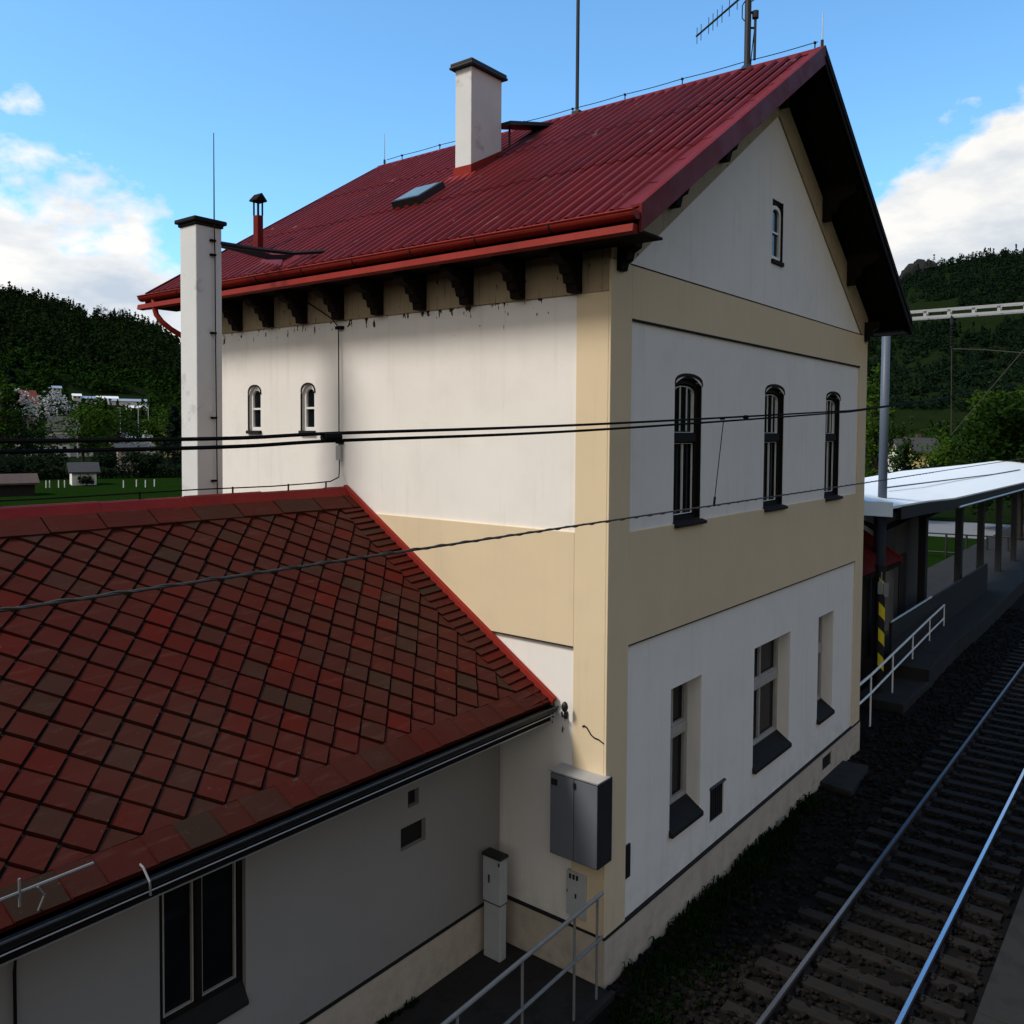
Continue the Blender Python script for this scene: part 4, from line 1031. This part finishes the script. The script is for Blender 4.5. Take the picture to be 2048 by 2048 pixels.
for x in (14.5, 19, 23.9, 27.7, 31.5, 35.3, 40, 46):
    b = MB(); b.box(x-.14, x+.14, 1.1, 1.3, .38, 4.15); b.build('post', 'canopyframe', cn)
    b = MB(); b.box(x-.07, x+.07, .05, 2.95, 4.0, 4.11); b.prism([(1.3, 3.5), (1.3, 3.65), (2.4, 4.03), (2.2, 4.03)], 0, x-.05, x+.05); b.prism([(1.1, 3.5), (1.1, 3.65), (.2, 4.03), (.4, 4.03)], 0, x-.05, x+.05); b.build('crossbeam', 'canopyframe', cn)
ht = thing('waiting_hut', 'plain grey box hut under the near end of the platform canopy', 'hut', (19, 2, .4))
b = MB(); b.box(17.6, 20.6, 1.6, 3.2, .38, 3.85); b.build('wall', 'greywall', ht, bevel=.02)
b = MB(); b.box(18.0, 18.75, 1.575, 1.6, .45, 2.5); b.build('door', 'darkboard', ht)
b = MB(); b.box(17.5, 20.7, 1.5, 3.3, 3.85, 3.95); b.build('roof', 'canopyframe', ht)
bn = thing('platform_barrier', 'dark low barrier panel on the platform beneath the canopy', 'barrier', (22, .8, .4))
b = MB(); b.box(14.1, 26.5, .75, .82, .4, 1.35); b.build('panel', 'canopyframe', bn)
b = MB(); b.tube([(14.1, .78, 1.38), (18.2, .78, 1.38)], .03, 6); b.build('top_rail', 'metal', bn)
lt = thing('lean_to_porch', 'small dark red roofed lean-to behind the mast at the far end of the house', 'building', (12, 2, 0))
b = MB(); b.prism([(.9, 2.74), (3.6, 4.55), (3.6, 4.47), (.9, 2.66)], 0, 9.03, 15.4); b.build('roof', 'roof', lt)
b = MB(); b.prism([(.88, 2.64), (.88, 2.79), (3.6, 4.60), (3.6, 4.45)], 0, 15.4, 15.44); b.build('verge_board', 'redtrim', lt)
b = MB(); b.box(9.03, 15.2, .85, .89, 2.62, 2.72); b.build('gutter', 'wood', lt)
b = MB(); b.box(9.03, 15.2, 1.4, 3.6, -.1, 2.9); b.build('wall', 'darkboard', lt)
b = MB(); b.tube([(9.35, -.02+.2, .1), (9.35, .18, 3.2)], .05, 8); b.build('downpipe', 'metal', lt)
# green yard and road behind the platform
b = MB()
def tsheet(name, m, u0, u1, r0, r1, dz, na=16, nr=10):
    b = MB()
    for i in range(na+1):
        a = az_of(u0+(u1-u0)*i/na)
        for j in range(nr+1):
            r = r0+(r1-r0)*j/nr; x, y = CAM.x+r*math.cos(a), CAM.y+r*math.sin(a)
            b.v.append((x, y, terr(x, y)+dz))
    for i in range(na):
        for j in range(nr):
            b.f.append((i*(nr+1)+j, (i+1)*(nr+1)+j, (i+1)*(nr+1)+j+1, i*(nr+1)+j+1)); b.mi.append(0)
    return tag(b.build(name, m, fix=True), kind='structure')
tsheet('lawn', 'lawn', -300, 520, 58, 116, .06, 30, 24)
tsheet('yard', 'lawn', 1700, 2250, 27, 56, .05)
tsheet('road', 'road', 1700, 2250, 56.05, 66, .06)

# ------------------------------------------------------------------ trees
def tree(name, label, x, y, h, w, leaf, nleaf=1400, ls=.45, kind='round', z=None, group=None, cat='tree'):
    z = terr(x, y) if z is None else z
    t = thing(name, label, cat, (x, y, z), 0, group)
    b = MB(); lean = R.uniform(-.03, .03)*h
    top = Vector((lean, lean*.5, h*.8)); r0 = max(.06, h*.022)
    b.tube([(0, 0, -.4), (lean*.2, 0, h*.25), (lean*.6, lean*.3, h*.5), top], [r0*1.25, r0, r0*.6, r0*.15], 7)
    clumps = []
    if kind == 'conifer':
        for i in range(int(nleaf/26)):
            f = (i+.5)/(nleaf/26); zz = h*(.10+.88*f); rr = w*.5*(1-f)**.85+.12
            a = R.uniform(0, 2*PI); q = rr*math.sqrt(R.random())
            clumps.append((q*math.cos(a), q*math.sin(a), zz-q*.22, rr*.28+.15))
    else:
        nc = 26 if kind == 'round' else 34
        for i in range(nc):
            while True:
                p = Vector((R.uniform(-1, 1), R.uniform(-1, 1), R.uniform(-1, 1)))
                if .25 < p.length < 1: break
            if kind == 'round': c = (p.x*w*.42, p.y*w*.42, h*.60+p.z*h*.34); rr = w*R.uniform(.11, .22)
            else:
                c = (p.x*w*.36*(1-.45*abs(p.z)), p.y*w*.36*(1-.45*abs(p.z)), h*.55+p.z*h*.43); rr = w*R.uniform(.14, .26)
            clumps.append((*c, rr))
        for c in clumps[::4]:
            b.tube([(lean*.4, 0, h*R.uniform(.25, .45)), (c[0]*.5, c[1]*.5, c[2]*.85), c[:3]], [r0*.4, r0*.25, r0*.08], 5)
    b.build('trunk', 'bark', t, local=True)
    b = MB(); per = max(4, nleaf//len(clumps))
    for c in clumps:
        for _ in range(per):
            d = Vector((R.gauss(0, 1), R.gauss(0, 1), R.gauss(0, .85))); d.normalize(); d *= c[3]*R.uniform(.35, 1.12)
            p = Vector(c[:3])+d
            u = Vector((R.gauss(0, 1), R.gauss(0, 1), R.gauss(0, .6))).normalized(); v = u.orthogonal().normalized()
            s = ls*R.uniform(.5, 1.2)
            b.quad(p-u*s*.5, p+v*s*.32, p+u*s*.5, p-v*s*.32)
    b.build('crown', leaf, t, local=True, fix=False)
    return t
def polar(u, d):
    a = az_of(u); return CAM.x+d*math.cos(a), CAM.y+d*math.sin(a)
# left valley
LT = [
 ('broadleaf_tree', 'big round bright green tree behind the village at left', 166, 150, 9.5, 10.5, 'leafbright', 2600, .55, 'round'),
 ('broadleaf_tree', 'round green tree just left of the tall chimney', 320, 145, 9.0, 6.5, 'leafbright', 1800, .5, 'round'),
 ('broadleaf_tree', 'wide mid-green tree between the round one and the tall chimney', 235, 165, 9.0, 10, 'leaf', 1800, .55, 'round'),
 ('poplar_tree', 'tall slim bright poplar at the left edge', 8, 120, 12.5, 4.2, 'leafbright', 1500, .45, 'column'),
 ('conifer_tree', 'dark spruce beside the slim poplar at the left edge', 24, 126, 13.5, 5, 'pine', 1500, .6, 'conifer'),
 ('broadleaf_tree', 'loose dull green tree below the white blossom at left', 45, 130, 9.5, 7, 'leaf', 1500, .5, 'round'),
 ('broadleaf_tree', 'small dark green bushy tree in front of the round bright one', 82, 135, 6, 6, 'leaf', 1200, .45, 'round'),
 ('blossom_tree', 'white blossoming tree below the red-roofed hillside house', 27, 330, 13, 13, 'blossom', 900, .9, 'round'),
 ('blossom_tree', 'white blossoming tree right of the red-roofed hillside house', 104, 325, 13, 14, 'blossom', 900, .9, 'round'),
 ('conifer_tree', 'black-green spruce just left of the tall chimney base', 349, 118, 9, 5, 'pine', 1400, .55, 'conifer'),
 ('broadleaf_tree', 'dark bushy tree behind the white shed', 215, 118, 3.0, 5, 'leafdark', 1300, .45, 'round'),
 ('broadleaf_tree', 'very dark wide tree right of the white shed', 285, 112, 3.4, 5, 'leafdark', 1300, .45, 'round'),
 ('broadleaf_tree', 'yellowish shrub-like tree beside the yellow house', 335, 150, 6.5, 4.5, 'autumn', 900, .45, 'round'),
 ('blossom_tree', 'small pale blossom tree between the pink house and the yellow house', 312, 160, 5.5, 4.5, 'blossom', 500, .5, 'round'),
 ('broadleaf_tree', 'dark thicket tree at the far left behind the lawn', 20, 112, 3.2, 8, 'leafdark', 1300, .45, 'round'),
 ('broadleaf_tree', 'dark thicket tree left of the white shed', 95, 116, 3.0, 5, 'leafdark', 1300, .45, 'round'),
 ('bush', 'round black-green bush in front of the white shed', 172, 99, 1.1, 1.7, 'leafdark', 700, .25, 'round'),
]
for n, l, u, d, h, w, leaf, nl, ls, k in LT:
    x, y = polar(u, d); tree(n, l, x, y, h, w, leaf, nl, ls, k, cat='bush' if n == 'bush' else 'tree')
# right side
RT = [
 ('poplar_tree', 'tall sunlit poplar directly behind the grey mast', 1752, 62, 10.6, 3.2, 'leafbright', 2600, .28, 'column'),
 ('poplar_tree', 'shorter green tree right of the grey mast', 1808, 66, 5.6, 3.2, 'leaf', 2000, .28, 'column'),
 ('broadleaf_tree', 'huge dark tree at the right edge behind the canopy', 2040, 52, 9.5, 6, 'leafdeep', 5200, .32, 'round'),
 ('broadleaf_tree', 'dark green tree behind the white canopy left of the huge one', 1965, 62, 6.2, 5.5, 'leaf', 3600, .32, 'round'),
 ('broadleaf_tree', 'rough sunlit tree on the slope behind the insulator rod', 1905, 95, 6.2, 6.5, 'leafbright', 2600, .42, 'round'),
 ('broadleaf_tree', 'tall bright green tree high on the slope at the right edge', 2015, 100, 13, 9, 'leafbright', 3200, .5, 'round'),
 ('broadleaf_tree', 'low dark tree beyond the roofs behind the canopy', 1840, 78, 3.6, 4, 'leafdark', 1600, .32, 'round'),
 ('broadleaf_tree', 'dark tree beneath the canopy line at the far right', 2085, 70, 8, 7, 'leafdark', 2600, .36, 'round'),
]
for n, l, u, d, h, w, leaf, nl, ls, k in RT:
    x, y = polar(u, d); tree(n, l, x, y, h, w, leaf, nl, ls, k)
hd = thing('hedge', 'long dark hedge along the back of the lawn', 'hedge', polar(90, 111)+(0,))
b = MB()
for i in range(5200):
    u = R.uniform(-260, 420); x, y = polar(u, 111+R.uniform(-.7, .7)); h_ = 1.5+.9*mnoise.noise((u*.021, 0, 0))
    p = Vector((x, y, terr(x, y)+R.uniform(0, h_))); q = Vector((R.gauss(0, 1), R.gauss(0, 1), R.gauss(0, .7))).normalized(); v = q.orthogonal().normalized(); z_ = R.uniform(.2, .45)
    b.quad(p-q*z_*.5, p+v*z_*.35, p+q*z_*.5, p-v*z_*.35)
b.build('foliage', 'leafdark', hd, fix=False)
b = MB()
for i in range(40):
    x, y = polar(-255+i*17, 111); b.tube([(x, y, terr(x, y)-.2), (x, y, terr(x, y)+1.1)], .05, 5)
b.build('stems', 'bark', hd)
# five little trees standing out on the far skyline
for i, (u, h) in enumerate(((196, 9), (207, 12.5), (222, 7.5), (228, 9), (250, 11.5))):
    x, y = polar(u, 645); tree('broadleaf_tree', 'small lone tree on the bare left skyline, seen against the cloud', x, y, h, h*.85, 'forest', 260, 1.3, 'round', group='lone trees on the left skyline')
# hillside forests, one mass each
def forest(name, label, u0, u1, r0, r1, n, leaf, rad, per, q, skip=None):
    b = MB()
    for i in range(n):
        a = az_of(R.uniform(u0, u1)); r = math.sqrt(R.uniform(r0*r0, r1*r1))
        x, y = CAM.x+r*math.cos(a), CAM.y+r*math.sin(a)
        if skip and skip(x, y, r): continue
        z = terr(x, y); rr = rad*R.uniform(.6, 1.25); con = R.random() < .35
        hh = rr*(2.6 if con else 1.7)
        for _ in range(per):
            d = Vector((R.gauss(0, 1), R.gauss(0, 1), R.gauss(0, 1))).normalized()*R.uniform(.5, 1.05)
            if con:
                f = R.random(); p = Vector((x, y, z))+Vector((d.x*rr*.7*(1-f), d.y*rr*.7*(1-f), hh*f))
            else: p = Vector((x, y, z+hh*.5))+Vector((d.x*rr, d.y*rr, d.z*hh*.5))
            u = Vector((R.gauss(0, 1), R.gauss(0, 1), R.gauss(0, .7))).normalized(); v = u.orthogonal().normalized(); s = q*R.uniform(.6, 1.3)
            b.quad(p-u*s*.5, p+v*s*.35, p+u*s*.5, p-v*s*.35)
    tag(b.build(name, leaf, fix=False), label, 'forest', kind='stuff')
def clearing(x, y, r):
    u = 1024+FPX*math.tan(YAW-math.atan2(y-CAM.y, x-CAM.x))
    return 372 < r < 425 and 100 < u < 300
forest('hillside_forest', 'dark mixed forest covering the upper left hill', -420, 560, 455, 668, 3700, 'forest', 3.6, 32, 1.9)
forest('hillside_woods', 'greener woods on the lower slope of the left hill', -420, 560, 340, 470, 1300, 'forestlow', 3.4, 36, 1.7, clearing)
forest('valley_trees', 'belt of dull green trees at the foot of the left hill', -380, 520, 262, 348, 210, 'leaf', 3.2, 60, 1.4)
patchy = lambda x, y, r: mnoise.noise((x*.011, y*.011, 9.))+.5*mnoise.noise((x*.03, y*.03, 2.)) > .22 and r < 610
forest('hillside_scrub', 'dark green scrub and woodland on the right hill', 1560, 2420, 330, 668, 4600, 'forestblue', 2.5, 28, 1.5, patchy)
forest('slope_trees', 'belt of green trees at the foot of the right hill', 1640, 2420, 150, 330, 330, 'leaf', 2.6, 60, 1.1)
# rocky outcrop on the right skyline
b = MB(); 
for i in range(14):
    u = 1801+i*4+R.uniform(-2, 2); x, y = polar(u, 640); z = terr(x, y)
    b.blob((x, y, z+1.5), (R.uniform(3, 6), R.uniform(3, 6), R.uniform(4, 8)), 2, .22)
MT['rock'] = mat('dark_rock', (.012, .012, .013), .95, .4, .2, .6, .6)
tag(b.build('rocky_outcrop', 'rock', fix=False), kind='structure')

# ------------------------------------------------------------------ village
def house(name, label, u, d, w, dp, h, rh, rot, wall, roof, cat='house', wins=3, group=None, chim=True, z=None):
    x, y = polar(u, d); z = (terr(x, y) if z is None else z)
    a = az_of(u); t = thing(name, label, cat, (x, y, z), a-PI/2+rot, group)
    b = MB(); b.box(-w/2, w/2, -dp/2, dp/2, -1.5, h); b.prism([(-dp/2, h), (dp/2, h), (0, h+rh*.96)], 0, -w/2, w/2); b.build('wall', wall, t, local=True)
    b = MB(); e = .35; k = rh/(dp/2)
    for s in (1, -1):
        b.prism([(s*(dp/2+e), h-e*k), (0, h+rh), (0, h+rh+.16), (s*(dp/2+e), h-e*k+.16)], 0, -w/2-e, w/2+e)
    rf = b.build('roof', roof, t, local=True)
    if chim:
        b = MB(); b.box(w*.15, w*.15+.5, -.3, .2, h+rh*.4, h+rh+.7); b.build('chimney', 'rbrown', rf, local=True)
    for i in range(wins):
        xx = -w/2+w*(i+.5)/wins; b = MB(); b.box(xx-.4, xx+.4, -dp/2-.05, -dp/2+.02, h*.35, h*.35+1.1); f = b.build('window', 'sash', t, local=True)
        b = MB(); b.box(xx-.33, xx+.33, -dp/2-.06, -dp/2-.051, h*.35+.07, h*.35+1.03); b.build('pane', 'glass', f, local=True)
    return t
house('shed', 'low white shed with a dark roof across the lawn', 165, 101, 2.3, 2.4, 1.5, .75, .1, 'hwhite', 'rgrey', 'shed', 0, chim=False)
house('shed', 'mossy brown log shed at the left edge of the lawn', 18, 88, 3.6, 2.6, 1.2, .6, .1, 'darkboard', 'rbrown', 'shed', 0, chim=False)
house('house', 'red-roofed house high on the left hillside', 47, 345, 7.5, 8, 6.5, 4, .3, 'hpale', 'rred')
house('house', 'brown-roofed house with a cream dormer left in the valley', 42, 270, 6, 7, 4.2, 3.2, .5, 'hpale', 'rbrown')
house('house', 'grey-roofed house with a pale chimney in the middle of the left valley', 128, 260, 7, 7, 4.0, 3.6, -.3, 'hpale', 'rgrey')
house('house', 'long low white building between the overhead cables at far left', 40, 185, 11, 6, 2.4, .8, .05, 'hwhite', 'rgrey', wins=5, chim=False)
house('house', 'white house with a row of windows behind the two cables', 106, 180, 5.5, 5, 2.6, .8, .0, 'hwhite', 'rgrey', wins=3, chim=False)
house('house', 'white house with dark gable windows right of the window row', 148, 182, 6, 5, 2.8, 1.2, .1, 'hpale', 'rgrey', wins=3, chim=False)
house('house', 'pale flat-roofed house seen between the cables near the chimney', 292, 190, 6.8, 5, 2.8, .7, .0, 'hwhite', 'metal', wins=4, chim=False)
house('house', 'yellow house with a yellow gable just left of the tall chimney', 333, 175, 4.0, 5, 3.8, 1.4, PI/2*.96, 'hyellow', 'rgrey', wins=1, chim=False)
house('house', 'small pink house below the cables left of the tall chimney', 262, 126, 3.4, 3.4, 3.1, .5, .05, 'hpink', 'rgrey', wins=2, chim=False)
house('house', 'small orange-walled house on the slope above the cables', 236, 250, 3.8, 4, 2.6, .9, .1, 'hpink', 'rgrey', wins=1, chim=False)
for i, (u, d, w, l) in enumerate(((154, 402, 3, 'tiny white building on the hillside, leftmost of the bright row'), (178, 404, 5.5, 'small white building on the hillside with a bright pole beside it'), (215, 408, 8, 'long white building on the hillside in the middle of the bright row'), (255, 405, 15, 'longest white-roofed building on the hillside near the chimney'), (277, 392, 9, 'low white-roofed building below the longest one near the chimney'), (114, 412, 3.2, 'small white building on the hillside above the blossom tree'))):
    house('building', l, u, d, w, 5, 1.5, .9, .08, 'hpale', ('hwhite', 'metal')[i % 2], 'building', 2, chim=False)
house('house', 'pale village house among trees behind the canopy', 1822, 110, 3.6, 4, 3.6, 1.6, .4, 'hpale', 'rgrey', wins=2)
house('house', 'white village house further left among trees behind the canopy', 1800, 125, 3.0, 4, 3.2, 1.5, -.3, 'hwhite', 'rbrown', wins=2)
house('shed', 'pale ochre shed in the trees right of the blue van', 1845, 104, 2.2, 3, 4.2, 1.2, .2, 'hyellow', 'rgrey', 'shed', 1, chim=False)
# posts
lp = thing('street_lamp', 'slim lamp post rising behind the village in the left valley', 'street lamp', (0, 0, 0), 0, 'lamp posts in the left valley')
b = MB(); b.tube([(0, 0, -.5), (0, 0, 9.5)], [.13, .07], 7); b.build('pole', 'metal', lp, local=True)
b = MB(); b.box(-.6, .1, -.12, .12, 9.45, 9.6); b.build('lamp_head', 'metal', lp, local=True)
for i, (u, d) in enumerate(((155, 175), (241, 205), (277, 170), (297, 170))):
    o = lp if i == 0 else copy_tree(lp); x, y = polar(u, d); o.location = (x, y, terr(x, y))
    o['label'] = ['leftmost slim lamp post in the left valley', 'tallest dark lamp post in the middle of the left valley', 'third slim lamp post from the left in the valley', 'slim lamp post nearest to the tall chimney'][i]
fp = None
for i, u in enumerate((91, 98, 116, 128, 246, 272, 290, 308)):
    x, y = polar(u, 97 if u < 200 else 95+(i % 2)); 
    if fp is None:
        b = MB(); b.box(-.035, .035, -.035, .035, -.3, .8); fp = o = b.build('fence_post', 'hwhite', None, local=True)
    else: o = fp.copy(); COL.objects.link(o)
    o.location = (x, y, terr(x, y)); tag(o, 'short white post at the edge of the lawn, one of a loose row', 'post', 'white posts along the lawn')
# blue van
x, y = polar(1836, 92); vz = terr(x, y)+3.1
sl_ = thing('parked_van', 'blue van roof showing among trees behind the canopy', 'van', (x, y, terr(x, y)), az_of(1836)+PI/2)
b = MB(); b.prism([(-1.9, .4), (1.9, .4), (1.95, 1.0), (1.5, 1.15), (1.1, 1.95), (-1.7, 2.0), (-1.95, 1.2)], 1, -.8, .8); b.build('body', 'carblue', sl_, local=True, bevel=.08)
for sx in (-1.2, 1.2):
    for sy in (-.72, .72):
        b = MB(); b.tube([(sx, sy-.1, .35), (sx, sy+.1, .35)], .35, 14); b.build('wheel', 'tyre', sl_, local=True)
b = MB(); b.box(-1.5, 1.0, -.815, -.80, 1.25, 1.8); b.build('window', 'glass', sl_, local=True)
# fence behind the platform
pf = thing('fence', 'dark railing fence along the green yard behind the platform', 'fence', polar(1940, 46)+(0,))
b = MB(); A, B_ = polar(1780, 47), polar(2200, 47)
for z in (.15, 1.05): b.tube([(A[0], A[1], z), (B_[0], B_[1], z)], .04, 6)
b.build('rail', 'canopyframe', pf)
for i in range(11):
    t = i/10; b = MB(); x, y = A[0]+(B_[0]-A[0])*t, A[1]+(B_[1]-A[1])*t; b.tube([(x, y, -.3), (x, y, 1.08)], .05, 6); b.build('post', 'canopyframe', pf)

# ------------------------------------------------------------------ sky and sun
w = bpy.data.worlds.new('World'); sc.world = w; w.use_nodes = True
nt = w.node_tree; bg = nt.nodes['Background']
SUNV = Vector((-1, .6, 1.37)).normalized()
sky = N(nt, 'ShaderNodeTexSky'); sky.sky_type = 'NISHITA'; sky.sun_disc = False
sky.sun_elevation = math.asin(SUNV.z); sky.sun_rotation = math.atan2(SUNV.x, SUNV.y) % (2*PI)
sky.altitude = 400; sky.air_density = 1.0; sky.dust_density = .6; sky.ozone_density = 1.5
tc = N(nt, 'ShaderNodeTexCoord').outputs['Generated']
sx = N(nt, 'ShaderNodeSeparateXYZ'); nt.links.new(tc, sx.inputs[0])
SKYGAIN = (1.55, 2.35, 2.65)
skyc = mixc(nt, 1.0, sky.outputs[0], SKYGAIN, 'MULTIPLY')
el = sx.outputs[2]
az = mathn(nt, 'ARCTAN2', sx.outputs[1], sx.outputs[0])
# upper edge of the cloud bank varies with direction
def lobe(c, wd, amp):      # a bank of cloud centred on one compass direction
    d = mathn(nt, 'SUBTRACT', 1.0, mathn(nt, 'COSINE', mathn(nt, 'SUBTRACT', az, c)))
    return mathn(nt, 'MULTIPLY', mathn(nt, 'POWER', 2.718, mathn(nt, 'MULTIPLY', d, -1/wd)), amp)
bank = mathn(nt, 'ADD', .06, mathn(nt, 'ADD', lobe(.12, .03, .165), mathn(nt, 'ADD', lobe(1.22, .035, .09), mathn(nt, 'ADD', lobe(-1.95, .65, .75), lobe(2.75, .40, .70)))))  # the wide bank behind the camera is unseen, added for fill light
n1 = noise(nt, tc, 3.6, 9, .56, (1, 1, 1.7)); n2 = noise(nt, tc, 9., 8, .6, (1, 1, 1.5))
edge = mathn(nt, 'ADD', mathn(nt, 'MULTIPLY', mathn(nt, 'SUBTRACT', n1, .5), .46), mathn(nt, 'MULTIPLY', mathn(nt, 'SUBTRACT', n2, .5), .10))
dens = mathn(nt, 'ADD', mathn(nt, 'SUBTRACT', bank, el), edge)
cov = ramp(nt, dens, .0, .032)
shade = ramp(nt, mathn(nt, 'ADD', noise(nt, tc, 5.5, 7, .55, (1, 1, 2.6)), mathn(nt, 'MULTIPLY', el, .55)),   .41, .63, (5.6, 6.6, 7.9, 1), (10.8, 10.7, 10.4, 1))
# unseen grey cloud sheet behind the camera, added to give the facade neutral fill
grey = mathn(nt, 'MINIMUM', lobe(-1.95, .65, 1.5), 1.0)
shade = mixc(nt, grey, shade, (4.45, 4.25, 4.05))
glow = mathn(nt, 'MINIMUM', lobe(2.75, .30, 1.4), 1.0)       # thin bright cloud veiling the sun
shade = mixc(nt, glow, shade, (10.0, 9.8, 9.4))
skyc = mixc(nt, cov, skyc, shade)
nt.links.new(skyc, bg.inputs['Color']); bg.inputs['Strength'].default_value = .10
ld = bpy.data.lights.new('sun', 'SUN'); ld.energy = 3.4; ld.angle = math.radians(14); ld.color = (1, .945, .86)
lo_ = bpy.data.objects.new('sun', ld); COL.objects.link(lo_); lo_.rotation_euler = (-SUNV).to_track_quat('-Z', 'Y').to_euler(); lo_.location = (-20, 10, 30)
sc.view_settings.view_transform = 'Standard'; sc.view_settings.look = 'None'; sc.view_settings.exposure = 0; sc.view_settings.gamma = 1
sc.cycles.max_bounces = 6
